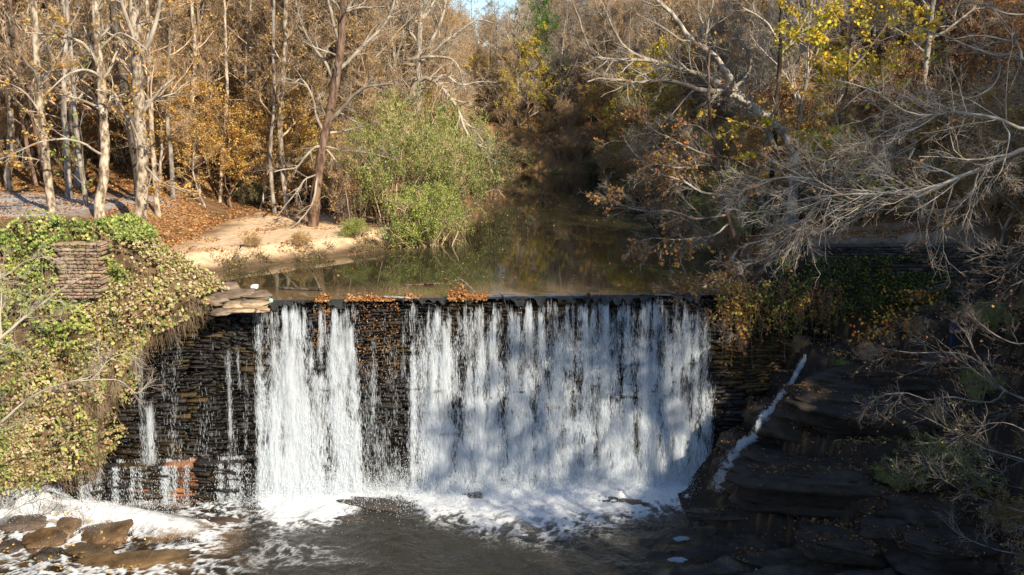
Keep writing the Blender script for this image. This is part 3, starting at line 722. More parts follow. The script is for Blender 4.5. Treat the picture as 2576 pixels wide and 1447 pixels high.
V_twiggy = bake(shrub(45, 2.3, 5.2, TANS + RUSTY + ORANGE, 6000, lsz=.1, twigs=9, stems=54), M_twig, M_twig)

# ---- wooded slopes: individually placed trees
def scatter(n, test, xr_, yr_, dmin, seed, taken):
    r = np.random.default_rng(seed); out = []
    for _ in range(n * 60):
        if len(out) >= n: break
        x, y = r.uniform(*xr_), r.uniform(*yr_)
        if not test(x, y): continue
        dm = dmin * (1 + max(0, y - 70) * .008)
        if any((x - a) ** 2 + (y - b) ** 2 < dm * dm for a, b in taken): continue
        taken.append((x, y)); out.append((x, y))
    return out
taken = []
inview = lambda x, y, m=3: abs(x) < .6 * y + m
L1 = scatter(84, lambda x, y: inview(x, y) and xl(y) - x > 4 and (y > 66 or (x < -24 and y > 60)), (-50, -3), (60, 84), 1.7, 1, taken)
L2 = scatter(90, lambda x, y: inview(x, y) and xl(y) - x > 4, (-95, -3), (84, 150), 2.3, 2, taken)
Rr1 = scatter(64, lambda x, y: inview(x, y) and x - xr(y) > 4.5 and y > 52, (13, 45), (52, 88), 1.7, 3, taken)
Rr2 = scatter(70, lambda x, y: inview(x, y) and x - xr(y) > 3, (10, 80), (88, 150), 2.3, 4, taken)
Fr = scatter(80, lambda x, y: inview(x, y) and x - xr(y) > 2.5, (-60, 60), (114, 190), 2.4, 5, taken)
ws = {'L': [.3, .12, .3, .02, .2, .06], 'R': [.16, .3, .06, .14, .24, .1]}
def capped(x, y, s, H=21.):
    px = CX + FP * x / (y * _c + 2)
    if y > 90 and 1040 < px < 1320:
        lim = CAMZ + (249 - 26 - 30 * abs(math.sin(px * .05))) / FP * y
        s = min(s, max(.3, (lim - hz(x, y)) / H))
    return s
def woods(pts, side, label, grp, seed, smin=.8, smax=1.15):
    r = np.random.default_rng(seed)
    for x, y in pts:
        v = V_bare[r.choice(6, p=ws[side])]; s = capped(x, y, r.uniform(smin, smax))
        plant(v, 'forest_tree', label, 'tree', x, y, r.uniform(0, 6.28), s, group=grp, tilt=(r.normal(0, .03), r.normal(0, .03)))
woods(L1, 'L', 'slim autumn tree in the dense wood behind the sandy left bank', 'trees of the wood behind the left bank', 1)
woods(L2, 'L', 'distant thin autumn tree high on the left wooded slope', 'trees high on the left slope', 2)
woods(Rr1, 'R', 'bare autumn tree on the steep shaded slope right of the river', 'trees on the right slope', 3, .62, .95)
woods(Rr2, 'R', 'distant bare tree on the upper slope right of the river', 'trees far up the right slope', 4)
woods(Fr, 'R', 'far brown tree on the hill closing the river valley', 'trees on the far hill', 5, .75, 1.0)

# understory
def under(n, vs, name, label, cat, grp, test, xr_, yr_, dmin, seed, smin=.7, smax=1.2):
    r = np.random.default_rng(seed); tk = []
    for x, y in scatter(n, test, xr_, yr_, dmin, seed, tk):
        plant(vs[r.integers(len(vs))], name, label, cat, x, y, r.uniform(0, 6.28), r.uniform(smin, smax), group=grp)
under(34, V_orange, 'orange_sapling', 'small orange leaved tree under the wood left of the river', 'small tree', 'orange saplings of the left wood', lambda x, y: inview(x, y) and xl(y) - x > 5 and (y > 67 - .2 * min(0, x + 18)), (-45, -6), (62, 90), 2.3, 61, .7, 1.15)
under(26, V_orange + [V_yellow[0]], 'orange_sapling', 'far orange or yellow leaved tree among the left hillside woods', 'small tree', 'far orange saplings', lambda x, y: inview(x, y) and xl(y) - x > 4, (-70, -3), (90, 130), 4, 62, .8, 1.4)
under(20, [V_rust, V_orange[1]], 'rusty_sapling', 'small rusty leaved tree low on the right slope', 'small tree', 'rusty saplings of the right slope', lambda x, y: inview(x, y) and x - xr(y) > 2.5 and y > 51, (13, 34), (51, 84), 2.6, 63, .7, 1.1)
under(22, [V_rust, V_orange[0], V_yellow[0]], 'rusty_sapling', 'far rusty or golden small tree on the slopes across the river bend', 'small tree', 'far saplings across the bend', lambda x, y: inview(x, y) and x - xr(y) > 1.5, (-20, 50), (84, 170), 4, 64, .8, 1.3)
under(40, [V_shrub[2], V_twiggy, V_shrub[0]], 'dark_shrub', 'dark shrub along the far right waterline', 'shrub', 'shrubs along the right waterline', lambda x, y: -.3 < x - xr(y) < 2.6 and y > 51, (-10, 22), (51, 124), 1.7, 65, .5, .85)
under(26, [V_shrub[2], V_twiggy, V_shrub[3]], 'forest_shrub', 'low shrub in the undergrowth of the left wood', 'shrub', 'undergrowth shrubs of the left wood', lambda x, y: inview(x, y) and xl(y) - x > 4 and y > 65, (-46, -5), (62, 92), 2.5, 66, .6, 1.0)
under(26, [V_shrub[2], V_twiggy, V_shrub[3]], 'forest_shrub', 'low shrub in the undergrowth of the right slope', 'shrub', 'undergrowth shrubs of the right slope', lambda x, y: inview(x, y) and x - xr(y) > 3 and y > 50, (14, 36), (50, 86), 2.5, 67, .6, 1.0)

# accent trees
def pt(px, py, d): return at_d(px, py, d)
p = pt(1345, 60, 122); plant(V_pine, 'pine_tree', 'green pine standing out against the sky above the river bend', 'tree', p[0], 122, .4, 1.12)
p = pt(1330, 100, 118); plant(V_yellow[1], 'golden_tree', 'golden orange tree just under the green pine', 'tree', p[0], 118, 1.1, .95)
p = pt(1402, 300, 96); plant(V_yellow[1], 'golden_tree', 'yellow leaved tree above the right waterline, left of the pale dead limbs', 'tree', 13.2, 88, .3, .95, z=.8)
plant(V_yellow[0], 'maple_tree', 'bright yellow maple high on the right slope beside a dark trunk', 'tree', pt(2120, 100, 46)[0], 46, 2.1, 1.35, z=2.4)
for i_, (px, d_) in enumerate([(455, 63), (520, 62), (585, 64), (650, 63.5), (620, 67), (540, 66.5), (470, 66), (830, 61.5), (760, 65), (700, 66.5), (400, 62), (860, 64)]):
    plant(V_orange[i_ % 2], 'orange_sapling', 'orange leaved sapling at the back edge of the sand clearing', 'small tree', pt(px, 500, d_)[0], d_, i_ * 1.7, .85 + .1 * (i_ % 3), group='orange saplings at the back of the sand')
# green honeysuckle thicket on the left bank of the river
for i, (px, py, d_, v, s, sz, lab) in enumerate([
        (1075, 560, 55, 1, 1.15, 1.5, 'bright green bushy shrub hanging over the water, nearest of the thicket'),
        (985, 520, 58.5, 0, 1.35, 2.0, 'tall olive green shrub at the centre of the thicket'),
        (1110, 480, 61.5, 0, 1.35, 2.0, 'green shrub of the thicket nearest the open river'),
        (905, 500, 64, 0, 1.3, 1.9, 'olive shrub at the left end of the thicket beside the reddish tree'),
        (1020, 430, 67, 0, 1.45, 2.5, 'tall yellowish green shrub at the back of the thicket'),
        (1120, 430, 71, 0, 1.45, 2.2, 'tall olive shrub behind the one nearest the open river'),
        (1175, 480, 76, 2, 1.4, 1.9, 'dark green shrub leaning over the shaded water beyond the thicket'),
        (1210, 450, 88, 2, 1.5, 1.9, 'dark shrub on the left waterline toward the river bend'),
        (1150, 420, 84, 1, 1.4, 2.2, 'yellow green shrub at the far end of the left bank')]):
    p = pt(px, py, d_); plant(V_shrub[v], 'honeysuckle_shrub', lab, 'shrub', p[0], d_, i * 1.3, s, z=min(max(hz(p[0], d_), .1), 1.2) - .35, sz=sz, group='shrubs of the green thicket')
for i, (px, py, d_, sz) in enumerate([(890, 560, 58.5, 1.3), (850, 490, 68, 1.5)]):
    p = pt(px, py, d_); plant(V_twiggy, 'twiggy_shrub', 'brown twiggy shrub tangled into the left side of the green thicket', 'shrub', p[0], d_, i * 1.9, .9, z=min(max(hz(p[0], d_), .1), 1.2) - .3, sz=sz, group='twiggy shrubs of the thicket')
for i, (x, y, s, lab) in enumerate([(-9.6, 53.5, .42, 'small bright green shrub at the water edge right of the reddish tree'), (-12.3, 50.8, .3, 'low weedy shrub on the sandy bank edge'), (-14.6, 49.4, .26, 'tiny weedy bush on the bank edge nearest the litter')]):
    plant(V_shrub[1 if i == 0 else 3], 'bank_shrub', lab, 'shrub', x, y, i, s)

# ------------------------------------------------------------------ hero trees traced as real limbs with their own depth
def hero(name, label, cat, trunk, limbs, bark, twig, seed, twn=(9, 5, 3), leaf=0, pal=RUSTY, lsz=.16, ground=True, droop=0., wob=.03, tl=(.8, 2.2), kt=9, group=None, lr2=.5, crr=.5, cw=1., dsc=1.):
    """trunk / limb = ([(px,py)...], r0 px, r1 px, d0, d1)"""
    r = np.random.default_rng(seed)
    known = []
    def proj(W_):
        W_ = W_ - np.array([0, 0, CAMZ]); f = W_[:, 1] * _c - W_[:, 2] * _s; u = W_[:, 1] * _s + W_[:, 2] * _c
        return np.stack([CX + FP * W_[:, 0] / f, CY - FP * u / f], -1)
    def poly(spec, M):
        pts, r0, r1, d0, d1 = spec; d0 *= dsc; d1 *= dsc
        dd = np.linspace(d0, d1, len(pts))
        if known:
            K = np.concatenate(known); pk = proj(K); dist = np.hypot(*(pk - np.array(pts[0])).T); i = dist.argmin()
            dd = dd + (K[i, 1] - d0) * np.linspace(1, 0, len(pts))
            pts = [tuple(pk[i])] + list(pts[1:] if dist[i] < 30 else pts); dd = np.concatenate([[K[i, 1]], dd[1:] if dist[i] < 30 else dd])
        W_ = np.array([at_d(a, b, d_) for (a, b), d_ in zip(pts, dd)])
        return W_, r0 / FP * d0, r1 / FP * d1
    Wt, r0, r1 = poly(trunk, 0)
    if ground:
        b = Wt[0]; gz = hz(b[0], b[1]); Wt = np.concatenate([[[b[0], b[1], min(gz, b[2]) - .4]], Wt])
    M = 26; T = rspl(Wt, M); T[1:-1] += r.normal(0, wob * .6, (M - 2, 3))
    R = np.linspace(r0, r1, M); R[0] *= 1.45; R[1] *= 1.12
    R = R * (1 + r.normal(0, .025, M)); known.append(T)
    root_loc = T[0].copy()
    root = thing(name, label, cat, tuple(root_loc), group)
    PL, RL = [], []
    for sp in limbs:
        W2, a, b = poly(sp, 0); Q_ = rspl(W2, 16); Q_[1:] += np.cumsum(r.normal(0, wob * .5, (15, 3)), axis=0)
        PL.append(Q_); RL.append(np.linspace(a, b, 16)); known.append(Q_)
    b_ = Bag()
    P1 = np.array(PL) if PL else np.zeros((0, 16, 3)); R1 = np.array(RL) if RL else np.zeros((0, 16))
    L = np.linalg.norm(np.diff(P1, axis=1), axis=2).sum(1) if len(P1) else np.zeros(0)
    if len(P1): b_.add(*tubes(P1, R1, 7))
    tt = []
    if twn[0]:
        srcs = []
        if len(P1):
            n = np.maximum(2, (L * twn[0] / 4).astype(int)); srcs.append(grow(P1, R1, n, .15, 1, .35, (25, 60), .04 - droop, .16 * cw, 7, crr, r, lmin=tl[0], lmax=tl[1], rmin=.007))
        if kt: srcs.append(grow(T[None], R[None], kt, .35, 1, .2, (35, 70), .05 - droop, .16, 7, .45, r, lmin=tl[0] * 1.3, lmax=tl[1] * 1.8, rmin=.009))
        P2 = np.concatenate([s[0] for s in srcs]); R2 = np.concatenate([s[1] for s in srcs])
        P3, R3 = grow(P2, R2, twn[1], .1, 1, lr2, (22, 55), .02 - droop, .17 * cw, 5, .55, r, lmin=.4, rmin=.005)
        P4, R4 = grow(P3, R3, twn[2], .15, 1, .5, (22, 55), .01 - droop, .2 * cw, 4, .6, r, lmin=.25, rmin=.0035)
        b_.add(*tubes(P2, R2, 5)); b_.add(*tubes(P3, R3, 4)); b_.add(*tubes(P4, R4, 3))
    rel(link('trunk', mesh('trunk', *tubes(T[None], R[None], 12), mat=bark, smooth=True)), root)
    if b_.n: rel(link('branches', b_.mesh('branches', twig, smooth=True)), root)
    if leaf:
        k = r.integers(0, len(P4), leaf); m = r.integers(1, 4, leaf)
        cl = vn(P4[k, 1, 0] * 1.2, P4[k, 1, 1] * 1.2, P4[k, 1, 2] * 1.2, seed=seed) > .5
        LP = P4[k[cl], m[cl]] + r.normal(0, .04, (cl.sum(), 3))
        v, q, c = leaves(LP, lsz, palette(len(LP), pal, r=r), r)
        rel(link('leaves', mesh('leaves', v, q, mat=M_leaf, col=c)), root)
    return root

hero('sycamore_tree', 'big mottled pale trunk rising from the sand beside the vine bank', 'tree',
     ([(345, 605), (352, 560), (357, 480), (360, 400), (352, 300), (346, 180), (340, 60), (334, -60), (328, -200), (325, -330)], 17, 9, 49.5, 50),
     [([(352, 290), (380, 250), (410, 215), (440, 190)], 5, 2, 50, 50.5), ([(348, 160), (375, 110), (395, 60), (410, 0), (420, -60)], 7, 3, 50, 51), ([(344, 100), (320, 50), (300, -10), (280, -80)], 6, 2.5, 50, 49),
      ([(358, 395), (335, 345), (318, 290), (292, 245), (255, 225), (240, 223)], 4, 2, 49.6, 48.5), ([(356, 420), (400, 455), (430, 470), (460, 480)], 3, 1.2, 49.5, 48)],
     M_sycamore, M_twiglt, 101, (7, 5, 4), 1500, ORANGE, .17, kt=14)
hero('sycamore_tree', 'straight mottled trunk behind the vine top, second left of the big pale trunk', 'tree',
     ([(250, 545), (252, 500), (260, 440), (264, 370), (258, 260), (250, 150), (242, 30), (236, -80), (230, -240)], 13, 6.5, 49.3, 50),
     [([(250, 170), (232, 135), (205, 105), (170, 96), (130, 88), (95, 86), (62, 82), (45, 62), (38, 48)], 4.5, 1.5, 49.5, 47.5), ([(252, 205), (235, 182), (210, 176), (180, 185), (145, 210), (118, 235)], 4, 1.2, 49.5, 47.5),
      ([(258, 400), (240, 380), (215, 362), (185, 353), (150, 350), (100, 360), (50, 385), (0, 405)], 3.5, 1.2, 49.4, 47), ([(258, 235), (285, 232), (305, 262), (325, 300), (345, 350)], 3, 1.5, 49.4, 49), ([(252, 130), (275, 95), (300, 80), (335, 95), (365, 118)], 3, 1.5, 49.4, 49)],
     M_sycamore, M_twiglt, 102, (7, 5, 4), 1300, ORANGE, .17, kt=12)
hero('sycamore_tree', 'pale leaning trunk nearest the gravel path at the left edge', 'tree',
     ([(135, 548), (128, 500), (118, 430), (108, 340), (98, 230), (90, 120), (85, 0), (80, -120), (76, -250)], 11, 6, 50, 51),
     [([(104, 280), (70, 240), (30, 215), (-20, 200)], 3, 1.2, 50, 49), ([(92, 130), (130, 90), (170, 70), (200, 30)], 3.5, 1.2, 50.5, 51), ([(118, 420), (80, 400), (30, 395), (-20, 410)], 2.5, 1, 50, 48)],
     M_sycamore, M_twiglt, 103, (7, 5, 4), 2200, ORANGE + [[.5, .28, .08]], .18, kt=14)
hero('young_tree', 'slender grey trunk with green leaves between two mottled trunks', 'tree',
     ([(220, 540), (212, 480), (202, 410), (192, 330), (186, 240), (178, 130), (168, 20), (160, -100), (155, -200)], 6.5, 4, 52.5, 53),
     [([(215, 520), (216, 460), (208, 400), (206, 350), (200, 315)], 2, 1, 49, 48.6)], M_grey, M_twiglt, 104, (6, 4, 3), 500, YGREEN, .22, kt=8)
hero('oak_tree', 'dark brown trunk leaning behind the big pale trunk', 'tree',
     ([(350, 470), (338, 380), (318, 250), (300, 130), (290, 40), (282, -60), (276, -200)], 12, 10, 56, 57), [([(300, 120), (330, 60), (345, 10), (350, -60)], 6, 3, 56, 57)], M_dark, M_twig, 105, (5, 4, 3), 300, RUSTY, .15, kt=8)
for j, (pp, r0_, d_, lb) in enumerate([([(392, 480), (385, 380), (378, 250), (372, 100), (368, -60), (365, -200)], 7, 55, 'pale slim trunk close on the right of the big mottled trunk'),
                       ([(434, 470), (430, 380), (420, 280), (424, 160), (430, 0), (432, -160)], 6, 60, 'beige slim trunk in front of the orange saplings'),
                       ([(490, 360), (484, 250), (490, 140), (484, 30), (480, -120)], 6.5, 64, 'wavy pale trunk above the orange saplings'),
                       ([(20, 440), (28, 330), (18, 200), (25, 60), (20, -120)], 9, 60, 'thick pale trunk at the far left picture edge'),
                       ([(172, 470), (168, 380), (160, 250), (165, 100), (158, -100)], 8, 58, 'brown trunk behind the slender grey one'),
                       ([(693, 582), (690, 530), (684, 460), (680, 380), (690, 260), (688, 100), (690, -80)], 5.5, 62, 'thin twisting trunk leftmost of three on the sand edge'),
                       ([(725, 572), (721, 510), (712, 440), (705, 330), (712, 200), (718, 60), (722, -120)], 8, 61.5, 'beige trunk the person stands behind'),
                       ([(548, 575), (555, 480), (560, 380), (570, 240), (566, 60), (560, -120)], 5, 64, 'thin grey trunk at the back of the sand clearing'),
                       ([(620, 560), (612, 470), (625, 350), (618, 200), (630, 20), (628, -120)], 5, 66, 'thin brown trunk among orange leaves behind the clearing')]):
    hero('slim_tree', lb, 'tree', (pp, r0_, r0_ * .55, d_, d_ + 1), [], M_grey if j in (1, 4, 5, 8) else M_sycamore, M_twig, 110 + j, (6, 5, 4), 900, ORANGE, .14, kt=16)
hero('birch_tree', 'reddish brown forked tree at the water side end of the sand', 'tree',
     ([(783, 594), (790, 545), (796, 470), (812, 375), (826, 300), (846, 200), (857, 110), (862, 40), (868, -60), (874, -180)], 14, 7, 57.5, 58),
     [([(822, 315), (850, 285), (880, 250), (915, 222), (950, 216), (990, 212)], 6, 2, 58, 56), ([(850, 190), (880, 150), (920, 110), (960, 70), (985, 20), (1000, -60)], 5, 2, 58, 59), ([(857, 110), (838, 50), (826, 0), (815, -70)], 5, 2.5, 58, 58),
      ([(812, 380), (790, 372), (768, 395), (745, 425), (712, 432), (690, 440)], 4, 1.2, 57.6, 56), ([(806, 420), (795, 460), (785, 505), (755, 550), (720, 580)], 3.5, 1, 57.5, 56), ([(818, 345), (800, 300), (785, 240), (760, 200), (740, 210), (700, 205)], 4, 1.4, 57.8, 57),
      ([(812, 375), (840, 400), (862, 440), (875, 500), (885, 560)], 3, 1, 57.5, 56.5), ([(815, 360), (860, 380), (920, 385), (990, 400)], 3, 1, 57.5, 56), ([(846, 200), (820, 160), (790, 120), (760, 60), (745, 0)], 4.5, 2, 58, 59), ([(800, 440), (770, 450), (740, 490), (700, 540)], 2.5, 1, 57.5, 56)],
     M_brown, M_twiglt, 120, (9, 6, 4), 900, RUSTY, .14, kt=10)
hero('white_tree', 'bone white forked trunk standing above the green thicket', 'tree',
     ([(890, 330), (902, 272), (914, 190), (925, 110), (936, 40), (946, -40), (955, -150)], 9, 6.5, 76, 77),
     [([(920, 150), (950, 105), (980, 55), (1000, 10), (1015, -50)], 6, 3, 76, 77), ([(905, 250), (880, 200), (865, 140), (860, 60)], 5, 2, 76, 77)], M_white, M_twiglt, 121, (7, 5, 3), 0, kt=10)
for j, (a, b) in enumerate([(786, 240), (806, 240), (982, 290)]):
    hero('white_tree', ['white trunk left of the forked white tree, first of a close pair', 'white trunk second of the close pair left of the forked white tree', 'short white trunk between the forked white tree and the arching tree'][j], 'tree',
         ([(a, b + 60), (a + 1, b - 20), (a - 2, b - 100), (a + 3, b - 200), (a, b - 330)], 6, 4, 84, 85), [], M_white, M_twiglt, 130 + j, (6, 4, 3), 0, kt=12)
hero('arching_tree', 'pale multi stemmed tree arching its limbs over the thicket and river', 'tree',
     ([(1038, 330), (1042, 280), (1048, 210), (1054, 140), (1057, 60), (1062, -40), (1066, -150)], 9, 5, 71, 72),
     [([(1022, 330), (1026, 280), (1034, 235), (1049, 204), (1079, 196), (1100, 212), (1118, 232), (1140, 256), (1157, 290), (1170, 330), (1195, 362), (1222, 375)], 8, 2, 71, 68.5), ([(1050, 330), (1054, 270), (1060, 200)], 7, 4, 71, 71.5),
      ([(1008, 158), (1030, 148), (1060, 143), (1095, 142), (1130, 147), (1148, 165), (1156, 195), (1168, 225)], 5, 1.5, 71, 70), ([(1054, 150), (1080, 110), (1105, 60), (1120, 10), (1130, -60)], 5, 2, 71.5, 72), ([(1058, 170), (1100, 120), (1150, 80), (1200, 50), (1240, 60)], 4, 1.3, 71.5, 72),
      ([(1084, 200), (1120, 190), (1160, 215), (1210, 208), (1250, 210)], 3.5, 1, 71, 70), ([(1050, 110), (1020, 60), (1000, 10), (990, -60)], 4, 2, 71.5, 72), ([(1157, 290), (1150, 330), (1160, 380), (1180, 410)], 2.5, 1, 69.5, 69), ([(1140, 256), (1165, 300), (1200, 340), (1235, 390)], 3, 1, 70, 69), ([(1055, 60), (1090, 10), (1110, -60)], 3, 1.5, 72, 73)],
     M_white, M_twiglt, 122, (11, 6, 4), 300, TANS, .13, kt=10)
hero('leaning_dead_tree', 'large bare pale tree leaning left over the river from the right slope', 'tree',
     ([(2000, 400), (1983, 360), (1960, 328), (1931, 297), (1905, 280), (1879, 262), (1853, 228), (1838, 200), (1822, 172), (1798, 145), (1769, 120), (1738, 99), (1720, 75), (1700, 45), (1655, 5), (1620, -40)], 13, 4, 58, 56),
     [([(1898, 278), (1865, 250), (1832, 236), (1800, 229), (1760, 228), (1732, 220), (1707, 209), (1660, 202), (1592, 209), (1560, 204), (1529, 203), (1490, 200), (1467, 209)], 8.5, 2, 57.8, 53), ([(1868, 245), (1830, 222), (1790, 200), (1750, 184), (1717, 172), (1690, 165), (1665, 157), (1613, 143), (1580, 125), (1553, 94), (1535, 60), (1524, 26)], 7.5, 2, 57.8, 54),
      ([(1650, 155), (1613, 151), (1561, 149), (1520, 146), (1490, 130), (1470, 90), (1455, 45), (1441, 10)], 5.5, 2, 55.6, 54), ([(1768, 120), (1772, 70), (1763, 20), (1768, -40)], 4.5, 2, 57, 57), ([(1700, 210), (1680, 206), (1662, 218), (1655, 236), (1648, 246)], 4.5, 3, 56, 55.5),
      ([(1950, 372), (1936, 345), (1920, 310), (1890, 270), (1880, 230)], 8, 5, 59, 58.5), ([(1592, 209), (1605, 190), (1640, 175), (1680, 165)], 3, 2, 54.5, 55), ([(1853, 228), (1880, 190), (1890, 150), (1870, 110), (1850, 70)], 4.5, 1.5, 57.5, 57), ([(1780, 125), (1785, 60), (1800, 0), (1805, -50)], 3.5, 1.5, 57, 57),
      ([(1738, 99), (1715, 100), (1690, 80), (1650, 50), (1600, 30)], 3, 1, 56.5, 55)],
     M_grey, M_twiglt, 123, (10, 5, 4), 0, kt=4, wob=.05, dsc=.87)
hero('dark_trunk_tree', 'upright dark trunk on the right slope under yellow leaves', 'tree', ([(1950, 330), (1952, 270), (1960, 180), (1964, 90), (1966, 0), (1972, -120)], 7, 4.5, 53, 53),
     [([(1964, 100), (1935, 60), (1900, 35), (1870, 20)], 3, 1.2, 53, 53), ([(1962, 130), (2000, 90), (2030, 40), (2045, -20)], 3.5, 1.5, 53, 53)], M_dark, M_twiglt, 124, (7, 5, 3), 160, GOLD, .18, kt=8)
hero('overhanging_tree', 'small leaning tree with scattered orange leaves drooping over the crest', 'tree',
     ([(1868, 700), (1858, 640), (1846, 590), (1829, 545), (1822, 500), (1812, 450), (1806, 407), (1800, 370), (1795, 340), (1786, 290), (1782, 240), (1783, 180), (1786, 120)], 8, 2.5, 44, 43.5),
     [([(1820, 498), (1790, 488), (1759, 480), (1720, 455), (1686, 443), (1644, 428), (1620, 410), (1602, 391), (1580, 365), (1566, 344)], 3.5, 1.2, 44, 42), ([(1806, 407), (1775, 388), (1738, 370), (1695, 350), (1655, 334), (1625, 310), (1597, 282), (1590, 250)], 3, 1.1, 43.8, 42), ([(1828, 540), (1790, 548), (1745, 552), (1710, 540), (1670, 532), (1625, 535), (1570, 520), (1530, 495)], 3.2, 1.1, 44, 41.5),
      ([(1840, 570), (1800, 590), (1750, 600), (1700, 605), (1640, 600), (1590, 610)], 2.8, 1, 44, 41.5), ([(1822, 500), (1850, 470), (1885, 450), (1930, 430), (1980, 430)], 3, 1, 44, 43), ([(1858, 640), (1820, 690), (1770, 720), (1730, 735), (1690, 730)], 3.5, 1.1, 43.5, 41), ([(1860, 660), (1830, 720), (1800, 780), (1770, 830)], 3, 1, 43, 40), ([(1862, 680), (1880, 740), (1870, 800), (1850, 850)], 2.8, 1, 43, 40),
      ([(1806, 415), (1760, 415), (1700, 420), (1650, 410), (1600, 430)], 2.6, 1, 43.9, 42), ([(1795, 345), (1760, 320), (1720, 310), (1690, 285)], 2.2, .9, 43.8, 42.5)],
     M_brown, M_grey, 125, (15, 7, 3), 5000, RUSTY + [[.5, .2, .05], [.5, .38, .06]], .17, kt=10, droop=.04, crr=.4, cw=.8)
# trees rooted out of view on the right whose limbs reach into the picture
hero('reaching_tree', 'pale limbs reaching in from the right edge at mid height', 'tree',
     ([(2700, 900), (2690, 700), (2680, 500), (2700, 300), (2710, 100), (2700, -100)], 20, 10, 27, 28),
     [([(2690, 330), (2576, 375), (2538, 388), (2500, 412), (2460, 428), (2420, 440), (2387, 455), (2340, 482), (2309, 494), (2280, 484), (2252, 478), (2220, 486), (2184, 491), (2140, 486), (2095, 492), (2065, 505), (2043, 530), (2020, 575), (2001, 626)], 7.5, 1.2, 27, 32),
      ([(2184, 491), (2130, 505), (2060, 530), (2000, 560), (1930, 590)], 2.2, .7, 31, 33), ([(2130, 488), (2050, 450), (1960, 440), (1880, 462), (1830, 500)], 2.4, .7, 31, 34), ([(2252, 478), (2210, 525), (2130, 560), (2060, 580)], 2.2, .7, 30, 32), ([(2095, 492), (2010, 500), (1930, 530), (1860, 540)], 2.0, .6, 31, 34), ([(2309, 494), (2240, 440), (2160, 430), (2080, 420), (2000, 390)], 2.2, .7, 30, 33), ([(2387, 455), (2330, 420), (2260, 400), (2180, 395)], 2.4, .7, 29, 31), ([(2043, 530), (1990, 600), (1930, 650), (1860, 670)], 1.8, .6, 32, 34),
      ([(2300, 490), (2310, 520), (2306, 560), (2320, 600)], 1.6, .8, 30, 30), ([(2460, 430), (2440, 500), (2420, 560)], 2, .8, 28.5, 28.5), ([(2300, 370), (2240, 400), (2185, 415), (2130, 445), (2070, 465), (2020, 450)], 2.5, .8, 32, 33),
      ([(2690, 280), (2600, 330), (2512, 302), (2475, 293), (2439, 289), (2410, 286), (2387, 281), (2345, 292), (2310, 292), (2273, 281), (2245, 262), (2221, 240), (2185, 226), (2147, 214), (2105, 203)], 5.5, 1, 27, 32),
      ([(2345, 292), (2310, 320), (2250, 340), (2190, 350), (2100, 400)], 2.2, .8, 29, 31), ([(2512, 302), (2540, 340), (2530, 400), (2500, 460)], 2, .8, 27.5, 27)],
     M_white, M_twiglt, 126, crr=.4, cw=.75, twn=(15, 6, 4), leaf=2000, pal=RUSTY, lsz=.12, kt=0, droop=.02, tl=(.8, 2.9))
hero('reaching_tree', 'whitish crooked limb entering at the upper right corner', 'tree',
     ([(2760, 700), (2760, 400), (2750, 150), (2760, -100)], 18, 10, 30, 31),
     [([(2740, 180), (2650, 165), (2576, 154), (2555, 144), (2540, 138), (2520, 146), (2480, 134), (2439, 120), (2380, 95), (2340, 82), (2300, 60), (2250, 40)], 5.5, 1, 30, 33), ([(2576, 150), (2565, 125), (2555, 105), (2500, 90), (2450, 88), (2400, 92)], 4, 1.2, 30, 31.5), ([(2522, 146), (2516, 180), (2500, 215), (2460, 238), (2425, 250), (2390, 255)], 2.6, .9, 30.5, 31),
      ([(2740, 60), (2650, 20), (2560, 40), (2480, 20), (2400, -10)], 4, 1, 30, 32), ([(2555, 105), (2520, 60), (2480, 20), (2440, 10)], 2.4, .9, 30.5, 31)],
     M_white, M_twiglt if 127 in (127, 140) else M_dim, 127, crr=.36, cw=.6, twn=(9, 5, 4), leaf=60, pal=RUSTY, lsz=.12, kt=0, tl=(.6, 1.8))
hero('reaching_tree', 'greyish twiggy limbs spreading in from the right edge below the ledge', 'tree',
     ([(2720, 1300), (2720, 1100), (2700, 900), (2680, 700)], 14, 6, 24, 25),
     [([(2680, 1040), (2576, 1003), (2545, 990), (2518, 973), (2495, 945), (2471, 915), (2445, 897), (2419, 885), (2370, 882), (2325, 885), (2270, 882), (2207, 872), (2190, 880)], 4.5, .9, 24, 28), ([(2680, 690), (2576, 700), (2510, 745), (2460, 790), (2420, 810)], 4, .9, 24, 27), ([(2518, 973), (2500, 1010), (2460, 1010), (2400, 1000), (2330, 1005), (2290, 990), (2230, 1000), (2180, 1035)], 3, .8, 24.6, 27),
      ([(2680, 640), (2600, 620), (2540, 640), (2480, 635), (2440, 640)], 2.5, .8, 24, 26), ([(2700, 860), (2620, 860), (2550, 870), (2480, 840), (2440, 800), (2430, 760)], 3, .8, 24, 26), ([(2471, 915), (2440, 860), (2420, 820), (2380, 790), (2350, 780)], 2.2, .7, 25, 26.5), ([(2680, 560), (2610, 590), (2576, 650), (2520, 700), (2480, 720)], 2.5, .8, 24, 25)],
     M_grey, M_dim, 128, crr=.36, cw=.6, twn=(11, 5, 4), leaf=500, pal=RUSTY + [[.45, .2, .07]], lsz=.1, kt=0, tl=(.5, 1.6))
